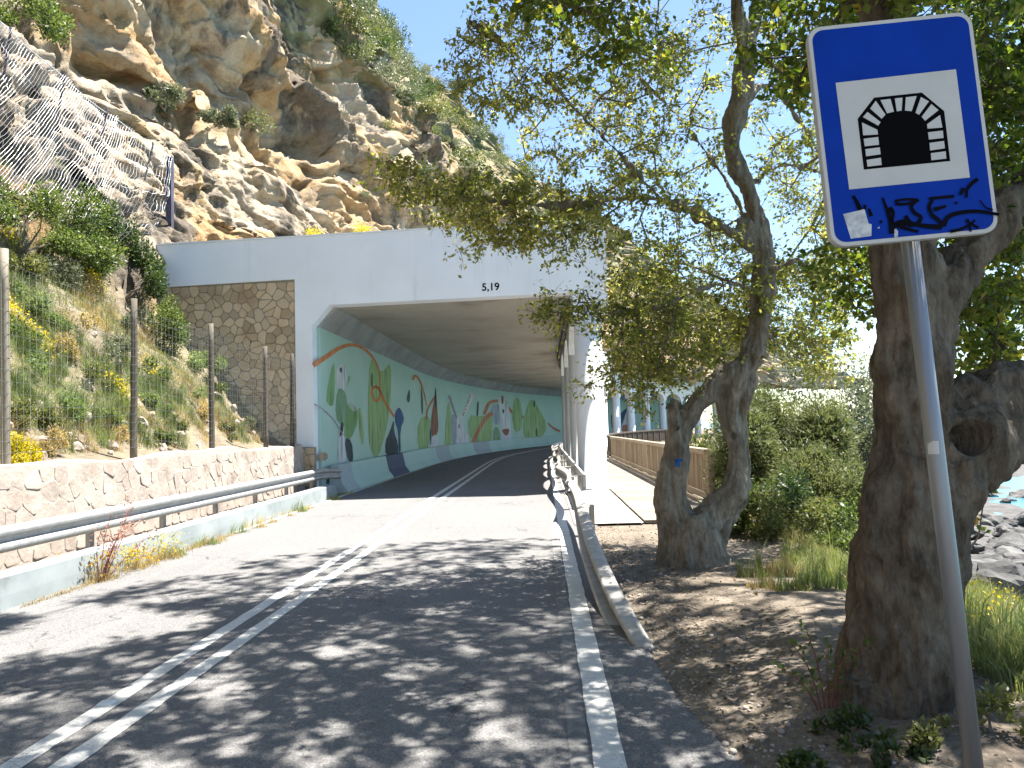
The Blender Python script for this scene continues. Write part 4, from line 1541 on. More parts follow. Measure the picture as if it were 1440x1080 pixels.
# ------------------------------------------------------------------ foliage builders
def leaf_arrays(C, Dv, size, aspect=0.5, fold=0.25, seed=0, droop=0.0):
    """C (n,3) centres, Dv (n,3) pointing direction, size (n,)"""
    r = np.random.default_rng(seed)
    n = len(C)
    Dv = Dv / np.maximum(np.linalg.norm(Dv, axis=1, keepdims=True), 1e-6)
    rn_ = r.normal(size=(n, 3))
    rn_[:, 2] += 0.9
    S_ = np.cross(Dv, rn_)
    S_ = S_ / np.maximum(np.linalg.norm(S_, axis=1, keepdims=True), 1e-6)
    Nn = np.cross(S_, Dv)
    s = size[:, None]
    b_ = C - Dv * s * 0.5
    t_ = C + Dv * s * 0.5 - Nn * s * droop
    mid = C + Dv * s * 0.02
    l_ = mid + S_ * s * aspect * 0.5 + Nn * s * fold * 0.3
    r2 = mid - S_ * s * aspect * 0.5 + Nn * s * fold * 0.3
    V = np.stack([b_, l_, t_, r2], 1).reshape(-1, 3)
    k = np.arange(n)[:, None] * 4
    Fa = np.concatenate([k + np.array([[0, 1, 2]]), k + np.array([[0, 2, 3]])], 0)
    tint = np.repeat(np.clip(r.beta(2.2, 2.6, n), 0, 1), 4)
    return V, Fa, tint


def unit(r, n):
    v = r.normal(size=(n, 3))
    return v / np.linalg.norm(v, axis=1, keepdims=True)


def shrub(name, base, size, n, leaf, mat, label=None, cat='shrub', group=None, aspect=0.45, seed=1, lumps=7, upright=0.3, parent=None, hollow=0.5, tint_shift=0.0, stems=5):
    """bushy plant: lobes of leaf clumps over a few stems; base on the ground, size = (rx, ry, h)"""
    r = np.random.default_rng(seed)
    base = Vector(base)
    root = empty(name, base, label, cat, group) if parent is None else parent
    rx, ry, h = size
    # lobe centres inside a dome
    L = []
    while len(L) < lumps:
        p = r.uniform(-1, 1, 3)
        p[2] = r.uniform(0.1, 1)
        if p[0] ** 2 + p[1] ** 2 + (p[2] - 0.35) ** 2 / 0.55 < 0.75:
            L.append(p)
    L = np.array(L)
    lr = r.uniform(0.26, 0.48, lumps)
    w = lr ** 2
    idx = r.choice(lumps, n, p=w / w.sum())
    d = unit(r, n)
    rad = lr[idx] * np.power(r.uniform(hollow ** 3, 1, n), 1 / 3.0)
    # sub-clumps break up each lobe
    rad *= 1 + 0.28 * vnoise(d * 2.3 + idx[:, None] * 7.7, seed)
    p = L[idx] + d * rad[:, None]
    p[:, 2] = np.abs(p[:, 2])
    C = p * np.array([rx, ry, h]) + np.array(base)
    D = d * np.array([1, 1, 0.6]) + np.array([0, 0, upright]) + r.normal(size=(n, 3)) * 0.45
    V, Fa, tint = leaf_arrays(C, D, leaf * r.uniform(0.6, 1.35, n), aspect, seed=seed + 5)
    tint = np.clip(tint + tint_shift + np.repeat(vnoise(C * 1.7, seed) * 0.16, 4), 0, 1)
    # bigger leaves fill the inside, their tint darkened to paint its shade
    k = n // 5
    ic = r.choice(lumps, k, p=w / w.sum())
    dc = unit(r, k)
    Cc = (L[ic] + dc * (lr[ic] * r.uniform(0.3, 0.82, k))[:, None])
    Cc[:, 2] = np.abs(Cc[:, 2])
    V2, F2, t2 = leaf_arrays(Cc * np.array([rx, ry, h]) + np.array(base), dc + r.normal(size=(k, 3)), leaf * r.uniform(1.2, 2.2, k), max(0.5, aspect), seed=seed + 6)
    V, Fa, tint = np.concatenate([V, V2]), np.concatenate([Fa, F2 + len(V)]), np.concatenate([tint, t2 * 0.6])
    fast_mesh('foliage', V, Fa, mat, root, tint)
    if stems:
        mb = MB()
        for k in range(stems):
            q = L[k % lumps] * np.array([rx, ry, h]) * 0.95
            e = Vector(q)
            mb.tube([base - Vector((0, 0, 0.12)), base + e * 0.5 + Vector(r.normal(size=3) * 0.06 * h), base + e], [0.02 * h + 0.006, 0.012 * h + 0.004, 0.003], 5)
        mb.build('stem', MT['twig'], root)
    return root


def blades(P, h, w, mat_tints, seed, lean=0.35):
    """grass blades: P (n,3), h (n,), w (n,)"""
    r = np.random.default_rng(seed)
    n = len(P)
    a = r.uniform(0, 2 * np.pi, n)
    sd = np.stack([np.cos(a), np.sin(a), 0 * a], 1)
    b_ = r.uniform(0, 2 * np.pi, n)
    ln = np.stack([np.cos(b_), np.sin(b_), 0 * b_], 1) * (r.uniform(0.1, 1, n) * lean)[:, None]
    up = np.array([0, 0, 1.0])
    v0 = P - sd * w[:, None] / 2
    v1 = P + sd * w[:, None] / 2
    m_ = P + (up + ln * 0.35) * (h * 0.55)[:, None]
    v2 = m_ + sd * w[:, None] * 0.35
    v3 = m_ - sd * w[:, None] * 0.35
    v4 = P + (up * 0.93 + ln) * h[:, None]
    V = np.stack([v0, v1, v2, v3, v4], 1).reshape(-1, 3)
    k = np.arange(n)[:, None] * 5
    Fa = np.concatenate([k + np.array([[0, 1, 2]]), k + np.array([[0, 2, 3]]), k + np.array([[3, 2, 4]])], 0)
    tint = np.repeat(mat_tints, 5)
    return V, Fa, tint


def grass_field(name, P, h, mat, seed, label, w=0.008, lean=0.5, tmean=0.45, parent=None):
    r = np.random.default_rng(seed)
    n = len(P)
    P = np.asarray(P) - np.array([0, 0, 0.02])
    t = np.clip(tmean + vnoise(P * 0.9, seed) * 0.35 + r.normal(0, 0.16, n), 0, 1)
    V, Fa, tint = blades(P, h * r.uniform(0.45, 1.25, n) * (1 + 0.5 * vnoise(P * 1.3, seed + 1)), w * r.uniform(0.6, 1.5, n), t, seed, lean)
    o = fast_mesh(name, V, Fa, mat, parent, tint)
    if parent is None:
        tag(o, label, kind='stuff')
    return o


def tuft(name, base, rad, h, n, mat, label, cat, group, seed, w=0.008, lean=0.6, tmean=0.45, heads=None, slope=0.0):
    """one clump of grass or feathery weed, optional flower heads"""
    r = np.random.default_rng(seed)
    base = Vector(base)
    root = empty(name, base, label, cat, group)
    a = r.uniform(0, 2 * np.pi, n)
    q = rad * np.sqrt(r.uniform(0, 1, n))
    P = np.stack([base.x + q * np.cos(a), base.y + q * np.sin(a), base.z - slope * q * np.cos(a) - 0.03], 1)
    t = np.clip(tmean + r.normal(0, 0.2, n), 0, 1)
    hv = h * r.uniform(0.3, 1.15, n) * (1.05 - 0.75 * (q / rad) ** 2) * (1 + 0.3 * np.sin(a * 3 + seed))
    V, Fa, tint = blades(P, hv, w * r.uniform(0.6, 1.4, n), t, seed, lean)
    fast_mesh('blades', V, Fa, mat, root, tint)
    if heads:
        k, hm, hs = heads
        C = np.stack([base.x + rad * 1.15 * r.normal(0, 0.5, k), base.y + rad * 1.15 * r.normal(0, 0.5, k), base.z + h * r.uniform(0.3, 1.05, k)], 1)
        C[:, 2] -= slope * (C[:, 0] - base.x)
        V, Fa, tint = leaf_arrays(C, unit(r, k) + np.array([0, 0, 0.5]), hs * r.uniform(0.6, 1.4, k), 0.8, seed=seed + 3)
        tag(fast_mesh('flower', V, Fa, hm, root, tint), kind='stuff')
    return root


# ------------------------------------------------------------------ trees
def voxel(mb, size, name, m, parent, disp=0.02, freq=3.0, seed=0, hole=None, flutes=0.0):
    """fuse overlapping limbs into one continuous skin and roughen it"""
    me = bpy.data.meshes.new(name)
    me.from_pydata([tuple(v) for v in mb.v], [], mb.f)
    tmp = bpy.data.objects.new('tmp_limb', me)
    col.objects.link(tmp)
    md = tmp.modifiers.new('r', 'REMESH')
    md.mode = 'VOXEL'
    md.voxel_size = size
    sm = tmp.modifiers.new('s', 'SMOOTH')
    sm.factor = 0.6
    sm.iterations = 6
    bpy.context.view_layer.update()
    out = bpy.data.meshes.new_from_object(tmp.evaluated_get(bpy.context.evaluated_depsgraph_get()))
    bpy.data.objects.remove(tmp, do_unlink=True)
    n = len(out.vertices)
    co = np.empty(n * 3)
    out.vertices.foreach_get('co', co)
    no = np.empty(n * 3)
    out.vertices.foreach_get('normal', no)
    co, no = co.reshape(-1, 3), no.reshape(-1, 3)
    d = fbm(co * freq * np.array([1, 1, 0.5]), 5, seed, 0.55) * disp - 0.012
    if flutes:
        fl = fbm(co * np.array([4.5, 4.5, 0.6]), 3, seed + 7, 0.5, True)
        d = d + (fl - fl.mean() - 0.2) * flutes
    co2 = co + no * d[:, None]
    for (hc, hr, depth) in hole or []:
        dist = np.linalg.norm(co - np.array(hc), axis=1)
        face = np.clip((-no[:, 1] - 0.1) * 2.5, 0, 1)
        inn = np.clip(1 - (dist / hr) ** 4, 0, 1) * face
        rim = np.exp(-((dist - hr * 1.15) / (hr * 0.28)) ** 2) * face
        co2 = co2 - no * (inn * depth)[:, None] + no * (rim * 0.028)[:, None]
    out.vertices.foreach_set('co', co2.ravel())
    out.polygons.foreach_set('use_smooth', [True] * len(out.polygons))
    out.update()
    return link(name, out, m, parent)


def px_path(L):
    """(px, py, Y, r) -> points and radii, smoothed"""
    P = [at(x, y, Y) for x, y, Y, r in L]
    R = [r for *_, r in L]
    Q = catmull(P, 4)
    RR = list(np.interp(np.linspace(0, len(R) - 1, len(Q)), range(len(R)), R))
    return Q, RR


def grow(nodes, targets, mb, r_tip=0.0035, r_max=0.05, wiggle=0.06, seed=0, toward=None):
    """connect every target to the nearest node already in the skeleton (branches fork from branches)"""
    r = np.random.default_rng(seed)
    pos_ = [np.array(p) for p, _ in nodes]
    cost = [c_ for _, c_ in nodes]
    parent = [-1] * len(nodes)
    load = [0] * len(nodes)
    T = [np.array(t) for t in targets]
    A = np.array(pos_)
    order = sorted(range(len(T)), key=lambda i: float(np.min(np.linalg.norm(A - T[i], axis=1))))
    tips = []
    for i in order:
        A = np.array(pos_)
        d = np.linalg.norm(A - T[i], axis=1) + 0.25 * np.array(cost)
        j = int(np.argmin(d))
        a, b_ = pos_[j], T[i]
        L = np.linalg.norm(b_ - a)
        k = max(1, int(L / 0.22))
        prev = j
        for q in range(1, k + 1):
            t = q / k
            p = a + (b_ - a) * t + r.normal(size=3) * wiggle * L * 0.35 * math.sin(math.pi * min(t, 0.95)) + np.array([0, 0, -0.05 * L * math.sin(math.pi * t)])
            if q == k:
                p = b_
            pos_.append(p)
            parent.append(prev)
            cost.append(cost[j] + L * t)
            load.append(0)
            prev = len(pos_) - 1
        tips.append(prev)
    for t in tips:
        j = t
        while j >= 0:
            load[j] += 1
            j = parent[j]
    segs = []
    kids = {}
    for j in range(len(nodes), len(pos_)):
        kids.setdefault(parent[j], []).append(j)
    done = set()
    # draw chains
    for j in range(len(nodes), len(pos_)):
        if j in done:
            continue
        chain = [parent[j], j]
        done.add(j)
        while True:
            nxt = [c_ for c_ in kids.get(chain[-1], []) if c_ not in done]
            if not nxt:
                break
            nb = max(nxt, key=lambda c_: load[c_])
            chain.append(nb)
            done.add(nb)
        rr = [min(r_max, r_tip * (max(load[c_], 1)) ** 0.45) for c_ in chain]
        rr[0] = rr[1]
        mb.tube([pos_[c_] for c_ in chain], rr, 5 if rr[0] > 0.012 else 4, False)
        segs += chain
    return pos_, parent, len(nodes)


def dress(pos_, parent, n0, targets, per_tip, leaf, spread, seed, along=0.35):
    """leaf positions round the tips and along the twigs"""
    r = np.random.default_rng(seed)
    T = np.array(targets)
    n = per_tip * len(T)
    idx = r.integers(0, len(T), n)
    # each tip has a few sprays
    sp = unit(r, len(T) * 5).reshape(len(T), 5, 3)
    sp[:, :, 2] = sp[:, :, 2] * 0.7 - 0.1
    which = r.integers(0, 5, n)
    axis = sp[idx, which]
    t = r.uniform(0.05, 1, n) ** 0.8
    lt = spread * r.uniform(0.55, 1.25, len(T))
    ln = lt[idx]
    C = T[idx] + axis * (t * ln)[:, None] + r.normal(size=(n, 3)) * (0.10 * ln)[:, None]
    D = axis + r.normal(size=(n, 3)) * 0.75 + np.array([0, 0, -0.15])
    S_ = leaf * r.uniform(0.65, 1.3, n)
    m_ = int(n * along)
    J = r.integers(n0, len(pos_), m_)
    A = np.array(pos_)
    C2 = A[J] + r.normal(size=(m_, 3)) * 0.045
    D2 = r.normal(size=(m_, 3))
    S2 = leaf * r.uniform(0.6, 1.2, m_)
    return np.concatenate([C, C2]), np.concatenate([D, D2]), np.concatenate([S_, S2]), sp, lt


def sprays(T, sp, lt, m, parent):
    """the thin shoots that carry the leaves round each tip"""
    mbx = MB()
    for t, axes, L in zip(T, sp, lt):
        t = Vector(t)
        for a in axes:
            a = Vector(a)
            e = t + a * float(L)
            mbx.tube([t, t + a * float(L) * 0.5 + Vector((0, 0, 0.02)), e], [0.0032, 0.0024, 0.0012], 3, False)
    mbx.build('shoot', m, parent)


def px_targets(regions, seed):
    r = np.random.default_rng(seed)
    T = []
    for cx, cy, rx, ry, n, y0, y1 in regions:
        k = 0
        while k < n:
            a, q = r.uniform(0, 2 * np.pi), math.sqrt(r.uniform(0, 1))
            p = at(cx + rx * q * math.cos(a), cy + ry * q * math.sin(a), r.uniform(y0, y1))
            if p.z < 1.9:
                continue
            T.append(p)
            k += 1
    return T


# --- tree beside the boardwalk: twin stems that close again into a loop
YA = 9.7
treeA = empty('looped_tree', on_z(975, 800, 0.0), 'grey-barked tree whose twin stems rejoin in a loop beside the boardwalk', 'tree')
mb = MB()
nodesA = []


def limb(L, nodes=None, store=True, n=14, mbx=None):
    Q, RR = px_path(L)
    (mbx or mb).tube(Q, RR, n)
    if nodes is not None and store:
        for q, r_ in zip(Q, RR):
            nodes.append((q, 0.0))
    return Q


limb([(972, 828, YA, 0.62), (974, 800, YA, 0.50), (972, 775, YA, 0.44), (966, 748, YA, 0.40), (960, 725, YA, 0.30)])
limb([(962, 765, YA, 0.34), (946, 722, YA, 0.25), (944, 690, YA - .05, 0.215), (950, 640, YA - .05, 0.185), (957, 600, YA, 0.18), (952, 578, YA, 0.15), (944, 566, YA, 0.07)])
limb([(957, 603, YA, 0.165), (974, 574, YA, 0.155), (1004, 543, YA, 0.145), (1034, 517, YA, 0.14), (1056, 497, YA, 0.14)])
limb([(972, 775, YA, 0.36), (986, 742, YA, 0.23), (1013, 712, YA, 0.19), (1033, 676, YA, 0.16), (1037, 637, YA, 0.135), (1027, 600, YA, 0.135), (1023, 567, YA, 0.14), (1037, 533, YA, 0.155), (1057, 499, YA, 0.175)])
limb([(990, 790, YA + .2, 0.25), (1008, 756, YA + .2, 0.16), (1032, 724, YA + .2, 0.12), (1046, 681, YA + .2, 0.085), (1050, 631, YA + .15, 0.075), (1044, 584, YA + .1, 0.08), (1056, 530, YA, 0.1)])
stem_ = [(1057, 499, YA, 0.17), (1068, 450, YA, 0.17), (1075, 380, YA, 0.15), (1068, 310, YA, 0.135), (1050, 258, YA - .1, 0.135), (1030, 205, YA - .2, 0.14), (1036, 150, YA - .3, 0.135), (1047, 90, YA - .4, 0.14), (1046, 45, YA - .5, 0.13), (1035, -10, YA - .6, 0.11), (1030, -90, YA - .8, 0.085), (1040, -180, YA - 1, 0.05)]
limb(stem_, nodesA)
limb([(1050, 75, YA - .4, 0.12), (1062, 25, YA - .3, 0.085), (1068, -50, YA - .2, 0.06), (1080, -150, YA, 0.03)], nodesA)
# broken stub and torn wood
limb([(1062, 330, YA, 0.10), (1044, 315, YA - .1, 0.07), (1034, 308, YA - .15, 0.05)])
limb([(1064, 348, YA, 0.10), (1010, 316, YA - .2, 0.085), (950, 288, YA - .5, 0.07), (900, 278, YA - .7, 0.06), (850, 282, YA - .8, 0.05), (790, 290, YA - .9, 0.04), (720, 286, YA - 1, 0.03), (650, 272, YA - 1.1, 0.02), (590, 255, YA - 1.2, 0.012), (545, 228, YA - 1.2, 0.006)], nodesA, n=9)
limb([(935, 285, YA - .5, 0.055), (905, 255, YA - .6, 0.045), (860, 205, YA - .8, 0.038), (810, 155, YA - 1, 0.03), (760, 105, YA - 1.2, 0.022), (705, 60, YA - 1.4, 0.014), (660, 30, YA - 1.6, 0.008)], nodesA, n=9)
limb([(1060, 330, YA, 0.06), (1030, 270, YA + .3, 0.045), (990, 210, YA + .6, 0.035), (950, 160, YA + .8, 0.025), (900, 110, YA + 1, 0.015)], nodesA, n=8)
limb([(1062, 258, YA, 0.06), (1095, 233, YA + .2, 0.05), (1140, 238, YA + .5, 0.04), (1190, 255, YA + .8, 0.025)], nodesA, n=8)
limb([(1045, 140, YA - .3, 0.06), (1085, 120, YA, 0.045), (1130, 180, YA + .4, 0.035), (1170, 250, YA + .8, 0.02)], nodesA, n=8)
limb([(1072, 390, YA, 0.06), (1110, 370, YA - .2, 0.05), (1160, 345, YA - .4, 0.035), (1210, 335, YA - .6, 0.02)], nodesA, n=8)
limb([(1070, 420, YA, 0.06), (1040, 400, YA - .3, 0.045), (990, 405, YA - .5, 0.032), (930, 430, YA - .7, 0.022), (860, 440, YA - .8, 0.012), (790, 440, YA - .9, 0.006)], nodesA, n=8)
limb([(1040, -20, YA - .6, 0.07), (980, -60, YA - 1.2, 0.05), (900, -110, YA - 1.8, 0.03), (800, -160, YA - 2.4, 0.015)], nodesA, n=8)
tA = voxel(mb, 0.018, 'trunk', MT['bark_a'], treeA, 0.045, 4.5, 101, hole=[(tuple(at(1033, 612, YA - .14)), 0.045, 0.05), (tuple(at(952, 602, YA - .17)), 0.03, 0.05), (tuple(at(941, 690, YA - .2)), 0.03, 0.04)], flutes=0.022)
# torn splinters on the broken stem
sb_ = MB()
for k in range(7):
    p = at(938 + k * 3.5, 575, YA - 0.1 + 0.03 * (k % 3))
    sb_.tube([p, p + Vector((random.uniform(-.03, .02), 0, random.uniform(.05, .13)))], [0.028, 0.003], 5)
sb_.build('splinter', MT['bark_b'], treeA)
# blue trail blaze on the bark, an L of paint
bl = MB()
for (x0, y0, x1, y1) in ((949, 647, 955, 656), (949, 645, 959, 649)):
    rr_ = []
    for yy in (y0, y1):
        rr_.append([at(x, yy, YA - 0.262) for x in np.linspace(x0, x1, 3)])
    bl.sheet(rr_)
bo = bl.build('trail_blaze', flat('blaze_blue', (0.02, 0.10, 0.33), 0.7), treeA)
sol = bo.modifiers.new('t', 'SOLIDIFY')
sol.thickness = 0.03

regA = [(735, 95, 95, 85, 42, 7.8, 9.2), (690, 60, 55, 55, 16, 7.6, 8.6), (690, 120, 45, 40, 10, 7.8, 8.8), (850, 60, 110, 70, 34, 7.4, 10), (830, 190, 110, 75, 46, 8.2, 10.5),
        (930, 190, 90, 110, 62, 8.5, 11), (970, 70, 80, 90, 44, 8, 11), (900, 300, 120, 60, 54, 8.3, 10.5), (760, 290, 110, 42, 58, 8.2, 9.6), (650, 275, 80, 32, 38, 8.0, 9.2),
        (570, 245, 48, 28, 18, 8.2, 8.9), (700, 320, 70, 25, 22, 8.4, 9.4), (800, 345, 80, 30, 14, 8.6, 9.6), (805, 432, 40, 26, 11, 8.4, 9.3), (778, 452, 28, 14, 7, 8.4, 9.0), (868, 450, 38, 42, 20, 8.6, 9.8), (915, 420, 65, 70, 85, 8.6, 11), (895, 515, 45, 30, 24, 9, 10.5),
        (950, 490, 70, 50, 80, 8.8, 11), (1000, 400, 90, 80, 90, 9.2, 11.5), (1110, 430, 85, 80, 115, 9.6, 12), (1120, 300, 80, 110, 72, 9.6, 12), (1110, 120, 75, 130, 70, 9.3, 12), (1180, 380, 60, 120, 50, 9.8, 12.5),
        (860, 530, 34, 22, 6, 9, 10), (905, 560, 26, 26, 7, 9.2, 10.2), (1030, 480, 50, 40, 45, 10.2, 12), (1165, 490, 50, 40, 38, 10, 12.5),
        (660, 345, 24, 12, 3, 8.6, 9.1), (900, -80, 220, 70, 60, 6.5, 10), (1060, -80, 120, 70, 30, 7, 11), (820, 545, 14, 26, 2, 9, 9.4)]
TA = px_targets(regA, 201)
mbA = MB()
pA, parA, n0A = grow(nodesA, TA, mbA, 0.0042, 0.045, 0.10, 203)
mbA.build('branch', MT['bark_a'], treeA, smooth=True)
C, D, S_, spA, ltA = dress(pA, parA, n0A, TA, 37, 0.062, 0.36, 205, 0.22)
V, Fa, tint = leaf_arrays(C, D, S_, 0.56, 0.3, 207, 0.08)
sprays(TA, spA, ltA, MT['bark_a'], treeA)
tint = np.clip(tint + np.repeat(vnoise(C * 0.9, 209) * 0.2, 4), 0, 1)
fast_mesh('crown', V, Fa, MT['leaf_a'], treeA, tint)

# --- big tree behind the sign
YB = 4.55
treeB = empty('knotted_tree', on_z(1250, 1040, 0.05), 'thick brown forked tree with a dark knot hole behind the blue sign', 'tree')
mb = MB()
nodesB = []
limb([(1247, 1120, YB, 0.52), (1247, 1060, YB, 0.42), (1252, 1000, YB, 0.36), (1262, 920, YB, 0.325), (1266, 850, YB, 0.305), (1276, 770, YB, 0.30), (1292, 690, YB, 0.33), (1300, 640, YB, 0.33)], n=18)
limb([(1290, 680, YB, 0.31), (1288, 600, YB, 0.245), (1285, 540, YB, 0.225), (1282, 470, YB, 0.22), (1276, 400, YB, 0.21), (1263, 310, YB, 0.175), (1254, 180, YB - .1, 0.16), (1246, 40, YB - .2, 0.145), (1238, -80, YB - .4, 0.125), (1215, -260, YB - .7, 0.10), (1180, -460, YB - 1, 0.07)], nodesB, n=16)
limb([(1295, 510, YB, 0.18), (1320, 430, YB, 0.16), (1352, 370, YB + .1, 0.145), (1400, 306, YB + .2, 0.13), (1460, 235, YB + .3, 0.11), (1540, 120, YB + .3, 0.08), (1600, -60, YB + .2, 0.05)], nodesB, n=14)
limb([(1310, 680, YB, 0.30), (1362, 630, YB + .05, 0.27), (1420, 580, YB + .15, 0.225), (1490, 525, YB + .3, 0.19), (1580, 450, YB + .5, 0.15), (1700, 340, YB + .6, 0.11)], nodesB, n=14)
limb([(1300, 630, YB, 0.26), (1345, 600, YB + .03, 0.235), (1400, 566, YB + .12, 0.20), (1460, 535, YB + .25, 0.17)], n=14)
# buttress roots
for (x, y, r1, x2, y2, dy) in ((1215, 1000, 0.15, 1140, 1075, -0.2), (1290, 1010, 0.14, 1360, 1040, 0.05), (1240, 1030, 0.16, 1225, 1120, -.45), (1300, 990, 0.12, 1400, 1010, 0.35)):
    limb([(x, y - 60, YB - 0.1, r1), (x, y, YB + dy * .4, r1), (x2, y2, YB + dy, 0.05)], n=10)
# overhead boughs that shade the road
bough = lambda L, r0, r1: (lambda Q: (mb.tube(Q, list(np.linspace(r0, r1, len(Q))), 9), nodesB.extend((q, 0.0) for q in Q)))(catmull([Vector(p) for p in L], 5))
tp = at(1238, -80, YB - .4)
bough([tp, (1.2, 4.2, 5.6), (0.2, 4.8, 6.5), (-1.0, 5.6, 7.3), (-2.3, 6.2, 8.0), (-3.6, 6.6, 8.5)], 0.10, 0.02)
bough([at(1215, -260, YB - .7), (0.9, 3.2, 6.6), (0.0, 2.4, 7.4), (-1.2, 2.0, 8.0), (-2.6, 2.2, 8.4)], 0.09, 0.02)
bough([tp, (1.6, 5.2, 5.9), (1.2, 6.4, 6.8), (0.8, 7.6, 7.8), (0.5, 8.6, 8.8)], 0.08, 0.02)
bough([at(1460, 235, YB + .3), (3.6, 3.6, 4.6), (3.9, 2.2, 5.4), (3.9, 0.6, 6.0)], 0.08, 0.02)
hole_c = at(1366, 615, YB - 0.22)
tB = voxel(mb, 0.016, 'trunk', MT['bark_b'], treeB, 0.05, 5.0, 111, hole=[(tuple(hole_c), 0.105, 0.14), (tuple(at(1202, 975, YB - .3)), 0.03, 0.05)], flutes=0.03)
_ = MB().loft([[hole_c + Vector((0.06 * math.cos(a), 0.10, 0.066 * math.sin(a))) for a in np.linspace(0, 2 * np.pi, 14)[:-1]], [hole_c + Vector((0.045 * math.cos(a), 0.16, 0.05 * math.sin(a))) for a in np.linspace(0, 2 * np.pi, 14)[:-1]]])

regB = [(1130, 60, 80, 80, 26, 4.8, 7.5), (1300, -40, 160, 60, 34, 3.6, 6.0), (1400, 60, 60, 90, 40, 4.4, 6.5), (1420, 200, 50, 110, 44, 4.6, 7), (1400, 420, 45, 70, 26, 5.2, 7.5), (1425, 330, 35, 60, 18, 4.8, 6.5),
        (1200, 380, 36, 70, 14, 5.2, 7), (1350, 440, 40, 60, 12, 5.2, 7), (1400, 500, 30, 30, 8, 5.4, 7), (1190, 60, 60, 60, 14, 5, 7), (1310, 350, 60, 40, 10, 5.0, 6.5),
        (800, 10, 90, 22, 9, 5.2, 6.0), (860, 60, 40, 45, 4, 5.2, 5.8), (760, 0, 60, 16, 5, 5, 6)]
TB = px_targets(regB, 301)
# boughs overhead: where the photograph's road and verge lie in dappled shadow, followed back up along the sun's rays
NVIS = len(TB)
r = np.random.default_rng(305)
cell = 0.62
for gx0 in np.arange(-9.6, 2.9, cell):
    for gy0 in np.arange(-0.6, 13.2, cell):
        lim = np.interp(gx0, [-9, -6, -5, -3.8, -2, 0.0, 1.0, 2.0, 3.0], [7.0, 8.3, 9.3, 11.2, 12.0, 12.5, 12.6, 10.5, 9.0])
        if gy0 > lim - 0.2:
            continue
        got = 0
        for _ in range(60):
            gx, gy = gx0 + r.uniform(0, cell), gy0 + r.uniform(0, cell)
            if vnoise(np.array([[gx * 0.9, gy * 0.55, 3.0]]), 17)[0] < -0.5:
                continue          # openings in the canopy
            z = r.uniform(4.4, 14.0)
            p = Vector((gx, gy, 0)) + SUN * (z / SUN.z)
            px, py, w = project([p])
            if w[0] > 0.3 and py[0] > -75 and -90 < px[0] < 1530:
                continue          # open sky in the photograph
            if (p - Vector((0.6, 5.0, 7.5))).length > 10.0:
                continue
            TB.append(p)
            got += 1
            if got >= ((8 if gx0 < 0.8 else 5) if gy0 < 7.6 else 3):
                break
mbB = MB()
pB, parB, n0B = grow(nodesB, TB, mbB, 0.0042, 0.05, 0.10, 303)
mbB.build('branch', MT['bark_b'], treeB, smooth=True)
C, D, S_, spB, ltB = dress(pB, parB, n0B, TB[:NVIS], 80, 0.064, 0.42, 307, 0.0)
C_, D_, S2_, _, _ = dress(pB, parB, n0B, TB[NVIS:], 66, 0.092, 0.40, 308, 0.0)
C, D, S_ = np.concatenate([C, C_]), np.concatenate([D, D_]), np.concatenate([S_, S2_])
print('overhead tips', len(TB) - NVIS, 'leaves', len(C))
V, Fa, tint = leaf_arrays(C, D, S_, 0.7, 0.3, 309, 0.1)
sprays(TB[:NVIS], spB, ltB, MT['bark_b'], treeB)
tint = np.clip(tint + np.repeat(vnoise(C * 0.9, 311) * 0.2, 4), 0, 1)
fast_mesh('crown', V, Fa, MT['leaf_b'], treeB, tint)

# ------------------------------------------------------------------ tunnel sign
SC = at(1268, 181, 2.70)
SW, SH = 0.605, 0.835
lean = RAD(-3.3)
foot = Vector((SC.x + math.tan(-lean) * (SC.z + 0.05) + 0.012, 2.765, -0.05))
sign = empty('tunnel_sign', (foot.x, foot.y, gz(foot.x, foot.y)), 'blue rectangular tunnel sign with graffiti on a leaning zinc pole', 'sign')
SM = Matrix.Translation(SC) @ Matrix.Rotation(RAD(-2.0), 4, 'Z') @ Matrix.Rotation(lean, 4, 'Y')


def rounded(w, h, r, n=7):
    P = []
    for cx, cz, a0 in ((w / 2 - r, h / 2 - r, 0), (-w / 2 + r, h / 2 - r, 90), (-w / 2 + r, -h / 2 + r, 180), (w / 2 - r, -h / 2 + r, 270)):
        for k in range(n):
            a = RAD(a0 + 90 * k / (n - 1))
            P.append((cx + r * math.cos(a), cz + r * math.sin(a)))
    return P


def plate(poly, y0, y1, name, m, parent):
    """flat polygon in the sign's plane; y = distance in front of the face (negative = towards the viewer)"""
    n = len(poly)
    V = [SM @ Vector((x, y0, z)) for x, z in poly] + [SM @ Vector((x, y1, z)) for x, z in poly]
    Fs = [tuple(range(n)), tuple(range(2 * n - 1, n - 1, -1))] + [(i, i + n, (i + 1) % n + n, (i + 1) % n) for i in range(n)]
    return MB().add(V, Fs).build(name, m, parent)


outer = rounded(SW, SH, 0.052)
body = plate(outer, 0.0, 0.028, 'sign_plate', MT['sign_metal'], sign)
plate(rounded(SW - 0.004, SH - 0.004, 0.05), -0.0015, 0.0, 'sign_border', MT['sign_white'], body)
plate(rounded(SW - 0.030, SH - 0.030, 0.042), -0.0026, -0.0015, 'sign_face', MT['sign_blue'], body)
